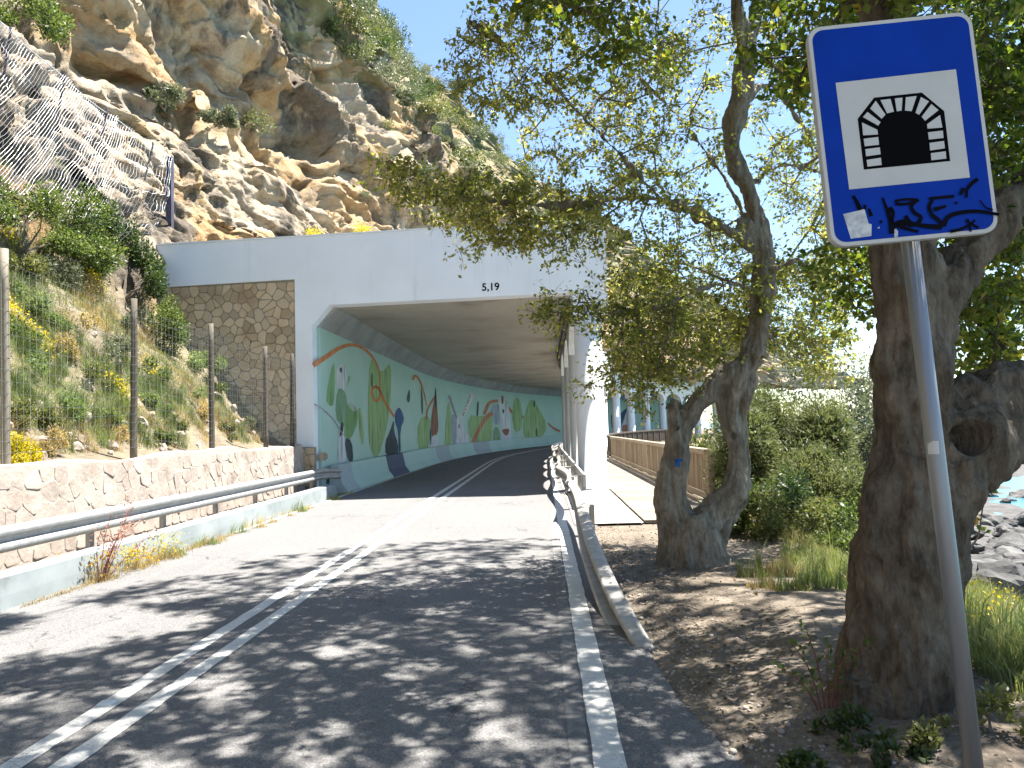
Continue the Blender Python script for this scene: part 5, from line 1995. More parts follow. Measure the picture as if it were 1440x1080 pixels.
# measuring frame: enlargement of the photograph -> the plate's own coordinates
src = [(45, 74), (718, 43), (850, 990), (122, 1040)]
dst = [(-SW / 2, SH / 2), (SW / 2, SH / 2), (SW / 2, -SH / 2), (-SW / 2, -SH / 2)]
A_, B2 = [], []
for (x, y), (u, v_) in zip(src, dst):
    A_ += [[x, y, 1, 0, 0, 0, -u * x, -u * y], [0, 0, 0, x, y, 1, -v_ * x, -v_ * y]]
    B2 += [u, v_]
Hc = np.linalg.solve(np.array(A_, float), np.array(B2, float))


def sp_(x, y):
    w = Hc[6] * x + Hc[7] * y + 1
    return ((Hc[0] * x + Hc[1] * y + Hc[2]) / w, (Hc[3] * x + Hc[4] * y + Hc[5]) / w)


plate([sp_(*q) for q in ((158, 310), (658, 278), (720, 743), (204, 777))], -0.0036, -0.0026, 'sign_panel', MT['sign_white'], body)
plate([sp_(*q) for q in ((247, 468), (318, 381), (517, 369), (610, 452), (636, 668), (269, 691))], -0.0046, -0.0036, 'tunnel_symbol', MT['sign_black'], body)
for q in ([(264, 485), (329, 520), (331, 540), (268, 541)], [(270, 556), (332, 551), (335, 585), (274, 589)], [(276, 602), (338, 596), (341, 627), (279, 633)], [(281, 649), (342, 642), (345, 674), (284, 679)],
          [(269, 462), (288, 441), (343, 487), (333, 502)], [(300, 427), (324, 395), (364, 456), (348, 473)], [(344, 393), (386, 390), (400, 445), (371, 451)], [(404, 389), (436, 387), (432, 442), (412, 444)],
          [(450, 386), (495, 383), (474, 446), (446, 443)], [(513, 388), (546, 408), (505, 463), (490, 454)], [(556, 420), (586, 447), (530, 490), (516, 472)], [(592, 468), (602, 522), (540, 524), (538, 505)],
          [(542, 540), (604, 535), (607, 567), (546, 571)], [(548, 586), (609, 580), (613, 612), (551, 619)], [(554, 631), (616, 625), (619, 657), (556, 662)]):
    plate([sp_(*p) for p in q], -0.0056, -0.0046, 'symbol_brick', MT['sign_white'], body)
arch = [(345, 676), (333, 520)] + [(435 + 103 * math.cos(RAD(a)) - 0, 548 - 106 * math.sin(RAD(a))) for a in range(165, 10, -12)] + [(540, 530), (553, 663)]
plate([sp_(*p) for p in arch], -0.0061, -0.0051, 'tunnel_mouth', MT['sign_black'], body)
# torn sticker remains
for q in ([(175, 888), (268, 868), (285, 935), (298, 938), (296, 992), (206, 1002)], [(395, 965), (404, 962), (413, 975), (412, 1003), (397, 1004)], [(322, 955), (334, 950), (331, 960)]):
    plate([sp_(*p) for p in q], -0.0034, -0.0026, 'sticker', MT['sticker'], body)


def stroke(pts, w, name='graffiti'):
    P = [Vector(sp_(*p)) for p in pts]
    Q = catmull(P, 5) if len(P) > 2 else P
    rows = []
    for i, q in enumerate(Q):
        t = Q[min(i + 1, len(Q) - 1)] - Q[max(i - 1, 0)]
        n = Vector((-t.y, t.x)).normalized()
        k = i / (len(Q) - 1)
        ww = (w[0] + (w[1] - w[0]) * k if isinstance(w, tuple) else w) * SW / 680
        rows.append([SM @ Vector((q.x + n.x * ww * e, stroke.y, q.y + n.y * ww * e)) for e in (-.5, .5)])
    stroke.y -= 0.00012
    MB().sheet(rows).build(name, MT['ink'], body)


stroke.y = -0.0066
for pts, w in (([(218, 806), (234, 835), (248, 872)], (10, 20)), ([(270, 850), (268, 870)], 12), ([(285, 868), (296, 902)], (10, 16)), ([(332, 928), (343, 930)], 12),
               ([(346, 820), (362, 870), (378, 925), (384, 985)], (8, 22)), ([(382, 930), (390, 890), (378, 870), (372, 905), (400, 945), (440, 962), (500, 980)], (16, 12)), ([(384, 975), (396, 945), (430, 930), (440, 945), (400, 950)], 16),
               ([(398, 838), (440, 832), (490, 835), (450, 852), (400, 850)], (10, 12)), ([(500, 834), (470, 860), (480, 890), (510, 915), (490, 945), (452, 945), (446, 905)], (14, 16)), ([(446, 905), (470, 940), (530, 955), (600, 962)], (12, 22)),
               ([(545, 832), (600, 828), (652, 825)], 12), ([(560, 838), (545, 870), (560, 910)], 14), ([(565, 882), (618, 868)], (18, 10)), ([(555, 905), (585, 930), (607, 958)], 16),
               ([(605, 958), (630, 915), (690, 898), (760, 897), (842, 914)], (20, 12)), ([(655, 856), (666, 855)], 10), ([(690, 790), (678, 820)], (16, 12)), ([(750, 752), (722, 775), (705, 800), (704, 834)], (16, 10)),
               ([(636, 984), (680, 975), (720, 955), (740, 935)], (14, 8)), ([(700, 935), (730, 955), (756, 972)], (6, 12)), ([(708, 928), (716, 955), (722, 988)], (8, 10)), ([(760, 846), (785, 880), (815, 892)], (5, 8))):
    stroke(pts, w)
up_ = (SM.to_3x3() @ Vector((0, 0, 1))).normalized()
ptop = SC + (SM.to_3x3() @ Vector((0.012, 0.062, 0.30)))
pbot = ptop - up_ * ((ptop.z + 0.3) / up_.z)
MB().tube([pbot, ptop], 0.0315, 20).build('pole', MT['pole'], sign, smooth=True)
for dz in (-0.27, 0.22):
    c_ = SC + (SM.to_3x3() @ Vector((0.012, 0.045, dz)))
    mb = MB().box((-0.08, -0.017, -0.02), (0.08, 0.02, 0.02), SM.to_3x3().to_4x4())
    for v in mb.v:
        v += c_
    mb.build('clamp', MT['sign_metal'], sign)
tb = at(1297, 630, 2.73)
kk = pbot + up_ * ((tb.z - pbot.z) / up_.z)
mb = MB()
mb.sheet([[kk + Vector((0.0322 * math.cos(a), 0.0322 * math.sin(a), dz)) for a in np.linspace(RAD(195), RAD(265), 8)] for dz in (-0.024, 0.024)])
mb.build('label_sticker', MT['sign_white'], sign)

# ------------------------------------------------------------------ vegetation on the weedy slope
def on_hill(px, py):
    """surface point of the slope that shows at a pixel"""
    d = np.array(ray(px, py))
    Hh = HP[:, :, :].reshape(-1, 3) - np.array([0, 0, EYE])
    t = Hh @ d / (d @ d)
    dist = np.linalg.norm(Hh - t[:, None] * d, axis=1) + np.where(t > 0, 0, 99) + t * 0.012
    return Vector(HP.reshape(-1, 3)[int(np.argmin(dist))])


G1 = 'green shrubs on the slope'
for i, (px, py, rx, h, n, lf, mt, lb) in enumerate((
        (172, 410, 1.15, 2.5, 9000, 0.075, 'shrub_dark', 'tall dark glossy shrub hiding the end of the white portal wall'),
        (105, 370, 1.2, 1.5, 6500, 0.07, 'shrub_green', 'broad mid-green shrub beside the tall dark glossy shrub'),
        (35, 335, 1.2, 1.1, 5000, 0.07, 'shrub_green', 'wide green shrub at the foot of the rockfall net'),
        (235, 500, 0.75, 1.3, 5200, 0.06, 'shrub_green', 'rounded green shrub in front of the crazy stone panel'),
        (288, 525, 0.6, 0.8, 3000, 0.05, 'fennel', 'small feathery green shrub touching the crazy stone panel'))):
    p = on_hill(px, py)
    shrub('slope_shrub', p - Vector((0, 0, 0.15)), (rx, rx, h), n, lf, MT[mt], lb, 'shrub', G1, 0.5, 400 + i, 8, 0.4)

tuft_specs = []
R_ = random.Random(5)
# feathery green, dry gold and flowering clumps placed where the photograph shows them
for px, py, k in ((45, 430, 'fennel'), (70, 520, 'fennel'), (30, 500, 'fennel'), (120, 590, 'fennel'), (150, 545, 'fennel'), (210, 560, 'fennel'), (235, 590, 'fennel'), (45, 570, 'fennel'), (95, 480, 'green'), (150, 480, 'green'), (120, 430, 'dry'), (90, 400, 'dry'), (60, 460, 'dry'), (150, 440, 'dry'),
                  (180, 520, 'green'), (170, 590, 'green'), (255, 570, 'green'), (215, 600, 'dry'), (275, 600, 'dry'), (310, 600, 'dry'), (330, 605, 'green'), (350, 612, 'dry'), (240, 555, 'fennel'), (20, 620, 'dry'), (75, 610, 'green'), (110, 625, 'dry'),
                  (130, 400, 'yel'), (15, 455, 'yel'), (55, 490, 'yel'), (5, 335, 'yel'), (30, 650, 'yelbush'), (170, 560, 'yel'), (220, 535, 'yel'), (140, 330, 'dry'), (200, 480, 'dry'), (265, 545, 'dry'), (10, 400, 'green'), (140, 512, 'green'), (90, 560, 'green'), (15, 540, 'fennel'), (300, 560, 'green'), (190, 610, 'green'), (145, 620, 'dry'), (245, 620, 'green')):
    tuft_specs.append((px, py, k))
for i, (px, py, k) in enumerate(tuft_specs):
    p = on_hill(px, py) + Vector((0, 0, -0.03))
    if k == 'fennel':
        tuft('feathery_weed', p, 0.45, R_.uniform(0.5, 0.75), 1300, MT['fennel'], 'feathery bright green weed clump on the slope', 'weed', 'feathery green weeds on the slope', 500 + i, 0.007, 0.9, 0.5, None, 1.1)
    elif k == 'green':
        tuft('grass_clump', p, 0.5, R_.uniform(0.4, 0.6), 1000, MT['grass'], 'green grass clump among the weeds of the slope', 'grass', 'green grass clumps on the slope', 500 + i, 0.009, 0.8, 0.25, None, 1.1)
    elif k == 'dry':
        tuft('dry_grass_clump', p, 0.5, R_.uniform(0.35, 0.55), 900, MT['dry'], 'straw-coloured dry grass clump on the slope', 'grass', 'dry grass clumps on the slope', 500 + i, 0.008, 0.9, 0.5, None, 1.1)
    elif k == 'yel':
        tuft('yellow_flower_clump', p, 0.26, 0.42, 260, MT['grass'], 'clump of small yellow flowers on the slope', 'flowers', 'yellow flower clumps on the slope', 500 + i, 0.008, 0.8, 0.3, (420, MT['yellow'], 0.045), 1.1)
    else:
        shrub('yellow_bush', p + Vector((0.15, 0, -0.1)), (0.36, 0.36, 0.45), 3000, 0.035, MT['yellow'], 'round bush covered in yellow flowers on top of the rubble wall', 'bush', None, 0.7, 560, 6, 0.5)
# low rounded herbs and scrub between the clumps
mound_kinds = [('fennel', 'low feathery green mound on the weedy slope'), ('shrub_green', 'low leafy green mound on the weedy slope'), ('shrub_grey', 'low grey-green mound on the weedy slope'), ('shrub_olive', 'low olive mound on the weedy slope'), ('dry', 'low withered brown mound on the weedy slope')]
for i, (px, py, k, rx) in enumerate(((60, 455, 0, .5), (25, 430, 0, .55), (95, 500, 4, .5), (55, 535, 0, .45), (120, 460, 4, .6), (160, 500, 2, .5), (100, 585, 0, .5), (40, 600, 3, .45), (150, 600, 1, .4), (215, 575, 0, .4), (245, 600, 3, .35), (285, 590, 4, .4), (320, 612, 3, .35), (75, 395, 2, .6), (20, 375, 3, .6), (180, 470, 2, .5), (205, 530, 1, .45), (130, 540, 3, .45), (265, 560, 0, .4), (170, 620, 4, .35), (15, 480, 1, .5), (225, 620, 1, .3), (110, 420, 4, .6), (60, 630, 4, .4), (345, 600, 2, .35), (300, 545, 1, .3))):
    p = on_hill(px, py)
    mk, lb = mound_kinds[k]
    shrub('slope_mound', p - Vector((0, 0, 0.12)), (rx, rx, rx * 1.05), 1500, 0.055, MT[mk], lb, 'weed', 'mounds on the slope, ' + mk, 0.22 if k in (0, 4) else 0.45, 640 + i, 6, 0.7, stems=0)
# short cover everywhere on the soil
n = 110000
r = np.random.default_rng(601)
fi = r.uniform(6, len(yh) - 2, n)
fj = r.uniform(2, 118, n)
i0, j0 = fi.astype(int), fj.astype(int)
Pg = HP[i0, j0] * (1 - (fj - j0))[:, None] + HP[i0, j0 + 1] * (fj - j0)[:, None]
Pg[:, 1] += r.uniform(-0.04, 0.04, n)
keep = (vnoise(Pg * np.array([0.8, 0.8, 0.8]), 605) > -0.12) & (Pg[:, 1] > 6) & (Pg[:, 2] > 1.9 + 1.6 * vnoise(Pg * 0.5, 609))
grass_field('slope_grass', Pg[keep], np.full(keep.sum(), 0.17), MT['grass'], 607, 'short mixed grass covering the slope', 0.008, 0.8, 0.5)
# loose stones at the foot of the slope
r = np.random.default_rng(615)


def lump(seed, sub=2, flatten=0.7, rough=0.28, edge=1.6):
    bm = bmesh.new()
    bmesh.ops.create_icosphere(bm, subdivisions=sub, radius=1.0)
    V = np.array([v.co[:] for v in bm.verts])
    f1, f2, cid = worley(V * edge + seed * 3.7, seed)
    d = 1 + fbm(V * 1.1 + seed, 4, seed) * rough + (cid - 0.5) * rough * 0.9
    V = V * d[:, None] * np.array([1, 0.8, flatten])
    for v, q in zip(bm.verts, V):
        v.co = q
    me = bpy.data.meshes.new('rock')
    bm.to_mesh(me)
    bm.free()
    return me


LUMPS = [lump(k, 2) for k in range(6)]
for k in range(70):
    Y = r.uniform(8, 20.8)
    p = hill_point(Y, r.uniform(1.5, 2.6) if k < 50 else r.uniform(2, 4.5))
    o = link('loose_stone', LUMPS[k % 6], MT['rubble'])
    s = r.uniform(0.05, 0.16)
    o.scale = (s, s * r.uniform(.7, 1.1), s)
    o.rotation_euler = tuple(r.uniform(0, 6, 3))
    o.location = p + Vector((0, 0, s * 0.2))
    tag(o, 'loose pale stone lying on the weedy slope', 'stone', 'loose stones on the slope')

# ------------------------------------------------------------------ scrub on the cliff
cp = CPP.reshape(-1, 3)
fpx, fpy, fw = project(cp)
kinds = [('shrub_dark', 'dark green cliff shrub on the scrubby upper slope'), ('shrub_olive', 'olive green cliff shrub on the scrubby upper slope'), ('shrub_grey', 'grey-green cliff shrub on the scrubby upper slope'), ('pine', 'yellow-green cliff shrub on the scrubby upper slope')]
r = np.random.default_rng(701)
protos = []
for k in range(8):
    rr = np.random.default_rng(720 + k)
    nlf = 900
    L = rr.uniform(-0.6, 0.6, (6, 3))
    L[:, 2] = rr.uniform(0.15, 0.6, 6)
    idx = rr.integers(0, 6, nlf)
    d = unit(rr, nlf)
    C = L[idx] + d * (rr.uniform(0.25, 0.5, nlf))[:, None]
    C[:, 2] = np.maximum(C[:, 2], -0.15)
    V, Fa, tint = leaf_arrays(C, d + rr.normal(size=(nlf, 3)) * 0.5 + np.array([0, 0, 0.4]), rr.uniform(0.07, 0.16, nlf), 0.5, seed=k)
    mm, lb = kinds[k % 4]
    me_o = fast_mesh('cliff_shrub', V, Fa, MT[mm], None, tint)
    me = me_o.data
    bpy.data.objects.remove(me_o)
    protos.append((me, lb, mm))
Ycl = CPP[:, 0, 1]
cand = np.where((fw > 5) & (fpx > -60) & (fpx < 1300) & (fpy > -160) & (fpy < 345))[0]
zcl = np.interp(cp[:, 1], [8, 22, 32, 42, 54, 65, 80, 130], [26, 25, 24, 19, 15, 14, 12, 10])
cnt = 0
used = []
for j in r.permutation(cand):
    p = cp[j]
    above = p[2] > zcl[j] + 1.0
    if not above and r.uniform() > 0.03:
        continue
    s = r.uniform(0.7, 1.5) * (1.0 if above else 0.6)
    if any((p[0] - q[0]) ** 2 + (p[1] - q[1]) ** 2 + (p[2] - q[2]) ** 2 < (0.5 * (s + q[3])) ** 2 for q in used):
        continue
    if vnoise(np.array([p * 0.16]), 33)[0] < -0.25 and above:
        continue
    used.append((p[0], p[1], p[2], s))
    me, lb, mm = protos[int(r.integers(0, 8))]
    if not above:
        lb = lb.replace('on the scrubby upper slope', 'growing from the bare rock face')
    o = link('cliff_shrub', me)
    o.location = Vector(p) + Vector((0.1, -0.1, 0.0))
    o.scale = (s, s, s * r.uniform(0.75, 1.15))
    o.rotation_euler = (0, 0, r.uniform(0, 6.28))
    tag(o, lb, 'shrub', 'scrub on the cliff, ' + mm.replace('shrub_', ''))
    cnt += 1
    if cnt >= 290:
        break

# clumps on the roof edge and in the rock at the top left
for i, (px, py, Y, rx, h, mt, lb) in enumerate(((25, 45, 21.5, 1.3, 1.5, 'shrub_green', 'leafy green bush above the cable of the rockfall net'), (62, 50, 22.5, 0.9, 1.1, 'shrub_green', 'smaller leafy bush hanging above the rockfall net cable'), (232, 152, 26.5, 0.8, 0.8, 'shrub_grey', 'grey scrubby bush on the pale rock ledge'), (310, 175, 28.5, 0.7, 0.8, 'shrub_grey', 'dry grey scrub on top of the dark rock nose'))):
    p = at(px, py, Y)
    shrub('ledge_bush', p, (rx, rx, h), 1800, 0.10, MT[mt], lb, 'bush', None, 0.5, 760 + i, 7, 0.3)
for i, (px, py) in enumerate(((432, 327), (505, 322))):
    p = portal(at(px, py, 21.4).x, 7.62, -0.3)
    tuft('roof_weed', p, 0.22, 0.30, 200, MT['dry'], 'yellow-flowered weed on the edge of the gallery roof', 'weed', 'weeds on the gallery roof', 780 + i, 0.01, 0.9, 0.5, (240, MT['yellow'], 0.05))
n = 6000
r = np.random.default_rng(791)
Pr = np.stack([r.uniform(-10.4, 1.2, n), r.uniform(22.2, 24.6, n), np.full(n, 7.0)], 1)
mb = MB().sheet([[Vector((x, y, 7.0 + 0.75 * (y - 22.1) / 3.2)) for y in (22.1, 23.5, 25.3)] for x in np.linspace(-10.7, 2.7, 14)])
o = mb.build('roof_soil', MT['soil'])
tag(o, 'soil fill on the gallery roof behind the parapet', kind='structure')
Pr[:, 2] = 7.0 + 0.75 * (Pr[:, 1] - 22.1) / 3.2
grass_field('roof_grass', Pr, np.full(n, 0.42), MT['grass'], 793, 'thin grass along the gallery roof edge', 0.012, 0.6, 0.6)

# ------------------------------------------------------------------ kerbside weeds on the left
for i, (px, py, k, h) in enumerate(((352, 722, 'g', 0.30), (410, 705, 'g', 0.24), (275, 745, 'd', 0.26), (250, 752, 'g', 0.22), (300, 738, 'd', 0.2), (110, 790, 'y', 0.30), (55, 805, 'y', 0.26), (140, 785, 'g', 0.22), (205, 765, 'd', 0.2), (10, 820, 'o', 0.28), (85, 800, 'o', 0.2), (180, 770, 'g', 0.2), (330, 728, 'd', 0.18), (450, 697, 'd', 0.16))):
    p = on_z(px, py, 0.0)
    p.x = -5.76 + 0.0382 * p.y + 0.04 * (i % 3)
    mt, lb, gp = {'g': ('fennel', 'green roadside weed at the foot of the pale kerb', 'green weeds along the kerb'), 'd': ('dry', 'dry straw-coloured weed at the foot of the pale kerb', 'dry weeds along the kerb'), 'y': ('dry', 'yellow-flowering weed at the foot of the pale kerb', 'yellow weeds along the kerb'), 'o': ('dry', 'orange withered weed at the foot of the pale kerb', 'orange weeds along the kerb')}[k]
    hd = {'y': (200, MT['yellow'], 0.03), 'o': (160, MT['ochre_leaf'], 0.035)}.get(k)
    tuft('roadside_weed', (p.x, p.y, 0.0), 0.24, h * 1.25, 260, MT[mt], lb, 'weed', gp, 800 + i, 0.007, 0.9, 0.5, hd)
n = 5000
r = np.random.default_rng(821)
yy = r.uniform(6.5, 21, n)
Pk = np.stack([-5.76 + 0.0382 * yy + np.abs(r.normal(0, 0.07, n)), yy, 0 * yy], 1)
Pk = Pk[vnoise(Pk * 1.4, 823) > -0.1]
grass_field('kerb_grass', Pk, np.full(len(Pk), 0.10), MT['dry'], 825, 'sparse dry grass along the kerb', 0.006, 0.8, 0.5)
# withered climber with red stems against the rail
p = on_z(22, 822, 0.0)
p = Vector((-5.66 + 0.0382 * p.y, p.y, 0))
cl = empty('withered_climber', p, 'withered red-brown climber leaning on the straight guard rail', 'plant')
mb = MB()
tips = []
for k in range(9):
    e = p + Vector((random.uniform(-.2, .3), random.uniform(-.1, 1.0), random.uniform(.35, 1.0)))
    mid = p.lerp(e, 0.5) + Vector((random.uniform(-.1, .1), random.uniform(-.1, .1), 0.08))
    mb.tube(catmull([p + Vector((random.uniform(-.05, .05), 0, -.02)), mid, e], 5), [0.006] * 5 + [0.004] * 5 + [0.002], 5)
    tips += [mid.lerp(e, t) for t in (0, .25, .5, .75, 1)]
mb.build('stem', MT['twig_red'], cl)
rr = np.random.default_rng(831)
C = np.repeat(np.array(tips), 9, 0) + rr.normal(0, 0.05, (len(tips) * 9, 3))
V, Fa, tint = leaf_arrays(C, unit(rr, len(C)), rr.uniform(0.02, 0.05, len(C)), 0.6, seed=833)
tag(fast_mesh('leaf', V, Fa, MT['pink'], cl, tint), kind='stuff')

# ------------------------------------------------------------------ seaward side
GS = 'seaward bushes'
for i, (px, py, Y, rx, h, n, lf, mt, asp, lb) in enumerate((
        (1110, 745, 16.5, 1.75, 3.3, 42000, 0.10, 'pine', 0.16, 'big rounded yellow-green bush beyond the looped tree'),
        (1175, 770, 15.0, 0.95, 2.2, 16000, 0.09, 'pine', 0.16, 'lower yellow-green bush at the flank of the big rounded bush'),
        (1165, 690, 26.0, 2.6, 5.0, 15000, 0.13, 'shrub_grey', 0.35, 'grey-green bush behind the big rounded bush'),
        (1235, 720, 24.0, 2.4, 3.7, 9000, 0.13, 'shrub_grey', 0.35, 'grey bush close to the knotted tree trunk'),
        (1060, 700, 22.0, 1.6, 3.8, 9000, 0.11, 'shrub_dark', 0.4, 'dark bush behind the end of the timber fence'),
        (1015, 690, 30.0, 2.2, 3.2, 8000, 0.14, 'shrub_olive', 0.4, 'olive bush behind the brown timber fence'),
        (1080, 800, 12.6, 0.8, 1.3, 6500, 0.06, 'shrub_dark', 0.4, 'dark low bush in the shade between the two trees'),
        (1130, 810, 11.6, 0.85, 1.1, 6500, 0.06, 'shrub_olive', 0.35, 'mixed olive undergrowth between the two trees'),
        (1040, 790, 12.2, 0.6, 1.0, 3800, 0.06, 'shrub_green', 0.4, 'fresh green bush against the looped tree trunk'),
        (1185, 790, 11.0, 0.6, 0.95, 3600, 0.055, 'shrub_green', 0.4, 'light green bush against the knotted tree trunk'))):
    p = at(px, py, Y)
    p.z = gz(p.x, p.y) - 0.1
    tz = at(px, py, Y).z + h * 0.0
    hh = h + max(0, (at(px, py, Y).z - p.z))
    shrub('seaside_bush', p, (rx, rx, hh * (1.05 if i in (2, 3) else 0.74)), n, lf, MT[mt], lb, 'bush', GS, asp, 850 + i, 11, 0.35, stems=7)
for i, (px, py, k, h) in enumerate(((1045, 728, 'y', 0.5), (1190, 830, 'f', 0.35), (1150, 830, 'g', 0.4), (1170, 842, 'f', 0.25), (1075, 838, 'd', 0.2), (1120, 845, 'g', 0.2), (1060, 815, 'g', 0.4), (1100, 815, 'd', 0.35), (1090, 835, 'f', 0.25), (1140, 838, 'f', 0.3), (1145, 800, 't', 0.8), (1165, 800, 't', 0.9))):
    p = on_z(px, py, 0.0)
    p.z = gz(p.x, p.y)
    q = {'y': ('yellow_flower_clump', 'dry', 'golden flowering weed beside the looped tree trunk', 'flowers', (200, MT['yellow'], 0.06)), 'f': ('feathery_weed', 'fennel', 'bright feathery weed at the edge of the dirt path', 'weed', None), 'g': ('grass_clump', 'grass', 'shaded grass clump between the two trees', 'grass', None), 'd': ('dry_grass_clump', 'dry', 'dry grass clump between the two trees', 'grass', None), 't': ('tall_grass', 'grass', 'tall thin grass stalks between the two trees', 'grass', None)}[k]
    tuft(q[0], p, 0.10 if k == 't' else 0.2, h, 26 if k == 't' else 300, MT[q[1]], q[2], q[3], 'weeds between the two trees, ' + q[1] + k, 880 + i, 0.008, 0.3 if k == 't' else 0.8, 0.4, q[4])
# grass over the verge's outer edge and down the bank
r = np.random.default_rng(901)
n = 70000
yy = 2.0 + 26 * r.uniform(0, 1, n) ** 1.6
tt = np.abs(r.normal(0, 1, n)) * (0.9 + yy * 0.16)
xx = edge_right(yy) - 0.55 + tt + vnoise(np.stack([yy * 0.8, 0 * yy, 0 * yy], 1), 903) * 0.35
keep = ~((yy > 13) & (xx < 4.6))
xx, yy = xx[keep], yy[keep]
Pg = np.stack([xx, yy, ground_z(xx, yy)], 1)
grass_field('bank_grass', Pg, np.where(xx - edge_right(yy) > 0.6, 0.36, 0.20), MT['grass'], 905, 'mixed green and dry grass on the seaward bank', 0.008, 0.8, 0.55)
for i, (px, py, h, hd) in enumerate(((1375, 920, 0.42, 1), (1420, 880, 0.4, 0), (1390, 850, 0.4, 1), (1430, 960, 0.4, 0), (1400, 1000, 0.35, 0), (1380, 1010, 0.25, 0), (1425, 820, 0.4, 1), (1365, 800, 0.4, 0))):
    p = on_z(px, py, -0.15)
    p.z = gz(p.x, p.y)
    tuft('bank_weed', p, 0.22, h, 320, MT['fennel' if i % 2 else 'grass'], 'leafy weed on the bank behind the sign pole', 'weed', 'weeds on the bank behind the sign', 920 + i, 0.009, 0.8, 0.5, (40, MT['yellow'], 0.035) if hd else None)
# leaf litter and pebbles on the path
r = np.random.default_rng(931)
n = 1500
yy = 3.0 + 11 * r.uniform(0, 1, n) ** 1.3
xx = 1.15 + np.abs(r.normal(0, 0.85, n))
keep = xx < edge_right(yy)
xx, yy = xx[keep], yy[keep]
C = np.stack([xx, yy, ground_z(xx, yy) + 0.012], 1)
D = unit(r, len(C)) * np.array([1, 1, 0.25])
V, Fa, tint = leaf_arrays(C, D, r.uniform(0.02, 0.055, len(C)), 0.5, seed=933)
o = fast_mesh('leaf_litter', V, Fa, MT['litter'], None, tint)
tag(o, 'fallen leaves and straw scattered on the dirt path', kind='stuff')
n = 1300
yy = 3.0 + 9 * r.uniform(0, 1, n) ** 1.5
xx = 1.06 + np.abs(r.normal(0, 0.45, n))
zz_ = ground_z(xx, yy)
PV, PF = [], []
small = lump(3, 1)
sv = np.array([v.co[:] for v in small.vertices])
sf = np.array([p.vertices[:] for p in small.polygons])
for k in range(n):
    s = r.uniform(0.005, 0.02) * (0.8 if r.uniform() < .93 else 1.6)
    a = r.uniform(0, 6.28)
    Rm = np.array([[math.cos(a), -math.sin(a), 0], [math.sin(a), math.cos(a), 0], [0, 0, 1]])
    PV.append((sv * s) @ Rm.T + np.array([xx[k], yy[k], zz_[k] + s * 0.25]))
    PF.append(sf + k * len(sv))
o = fast_mesh('pebble_scatter', np.concatenate(PV), np.concatenate(PF), MT['rubble'], None, smooth=True)
tag(o, 'small pale pebbles along the broken road edge', kind='stuff')

# red-stemmed sapling and dark weeds at the big tree's foot
p = on_z(1165, 1000, 0.1)
p.z = gz(p.x, p.y)
sp0 = empty('red_sapling', p, 'red-stemmed sapling with few leaves at the foot of the knotted tree', 'sapling')
mb = MB()
C = []
for k, (dx, dy, h) in enumerate(((-0.22, -.05, 0.42), (-0.10, 0.05, 0.50), (0.02, 0.0, 0.40), (-0.30, 0.0, 0.28), (0.10, -0.08, 0.36), (0.22, -0.1, 0.42))):
    e = p + Vector((dx, dy, h))
    Q = catmull([p + Vector((dx * .15, 0, -0.03)), p + Vector((dx * .45, dy * .3, h * .55)), e], 6)
    mb.tube(Q, list(np.linspace(0.006, 0.002, len(Q))), 5)
    C += [Q[i] + Vector((random.uniform(-.03, .03), random.uniform(-.03, .03), 0.01)) for i in range(4, len(Q)) for _ in range(2)]
mb.build('stem', MT['twig_red'], sp0)
rr = np.random.default_rng(941)
C = np.array(C)
V, Fa, tint = leaf_arrays(C, unit(rr, len(C)) + np.array([0, 0, .3]), rr.uniform(0.03, 0.06, len(C)), 0.6, seed=943)
tag(fast_mesh('leaf', V, Fa, MT['shrub_green'], sp0, tint), kind='stuff')
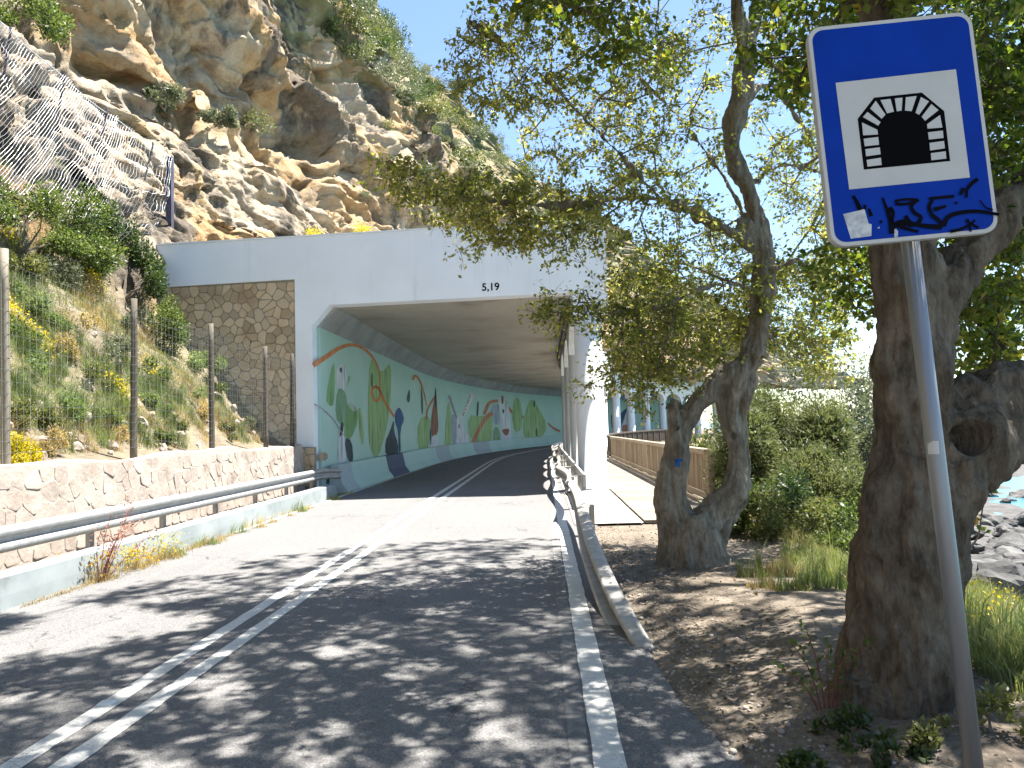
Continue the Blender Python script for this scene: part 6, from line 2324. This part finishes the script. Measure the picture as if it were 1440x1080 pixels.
for i, (px, py, h, rx) in enumerate(((1190, 1040, 0.16, 0.2), (1130, 1065, 0.09, 0.14), (1260, 1065, 0.13, 0.18), (1320, 1060, 0.12, 0.16), (1395, 1050, 0.2, 0.2))):
    p = on_z(px, py, 0.08)
    p.z = gz(p.x, p.y) - 0.02
    shrub('ground_weed', p, (rx, rx, h), 260, 0.035, MT['shrub_dark' if i < 3 else 'shrub_olive'], ('low dark weed beside the red-stemmed sapling', 'tiny dark weed between the red-stemmed sapling and the broken road edge', 'low dark weed in front of the knotted trunk', 'low olive weed at the foot of the sign pole', 'taller olive weed on the seaward side of the sign pole')[i], 'weed', 'weeds round the knotted tree', 0.6, 950 + i, 5, 0.6, stems=3)
# thin sapling with ochre leaves to the right of the trunk
p = at(1350, 785, 6.2)
p.z = gz(p.x, p.y)
sp1 = empty('ochre_sapling', p, 'thin sapling with ochre and green leaves beside the knotted trunk', 'sapling')
Q = catmull([p, at(1356, 790, 6.2), at(1375, 755, 6.2), at(1381, 720, 6.2), at(1386, 675, 6.2)], 5)
mb = MB().tube(Q, list(np.linspace(0.012, 0.004, len(Q))), 6)
mb.build('stem', MT['twig'], sp1)
rr = np.random.default_rng(961)
for nm, cc, mt, k in (('autumn_leaf', [(1360, 715), (1365, 735), (1358, 700), (1372, 728)], 'ochre_leaf', 12), ('green_leaf', [(1388, 672), (1398, 673), (1380, 742), (1355, 740), (1392, 676)], 'leaf_b', 8)):
    C = np.array([np.array(at(x, y, 6.2)) for x, y in cc for _ in range(k)]) + rr.normal(0, 0.035, (len(cc) * k, 3))
    V, Fa, tint = leaf_arrays(C, unit(rr, len(C)), rr.uniform(0.035, 0.07, len(C)), 0.7, seed=963)
    fast_mesh(nm, V, Fa, MT[mt], sp1, tint)

# ------------------------------------------------------------------ shore rocks
BIG = [lump(20 + k, 3, 0.62, 0.36, 1.3) for k in range(7)]
r = np.random.default_rng(971)
for k in range(140):
    px, py = r.uniform(1330, 1475), r.uniform(688, 838)
    zt = -5.9 + (py - 690) / 150 * 2.6
    p = on_z(px, py, zt)
    g0 = gz(p.x, p.y)
    s = r.uniform(0.2, 1.0) ** 2 * 1.1 + 0.2
    o = link('shore_rock', BIG[k % 7], MT['boulder'])
    o.location = (p.x, p.y, max(g0, -6.7) + s * 0.15)
    o.scale = (s * r.uniform(.8, 1.5), s * r.uniform(.8, 1.3), s * r.uniform(.6, 1.0))
    o.rotation_euler = (r.uniform(-.4, .4), r.uniform(-.4, .4), r.uniform(0, 6.28))
    tag(o, 'grey limestone boulder on the shore below the bank', 'boulder', 'boulders on the shore')
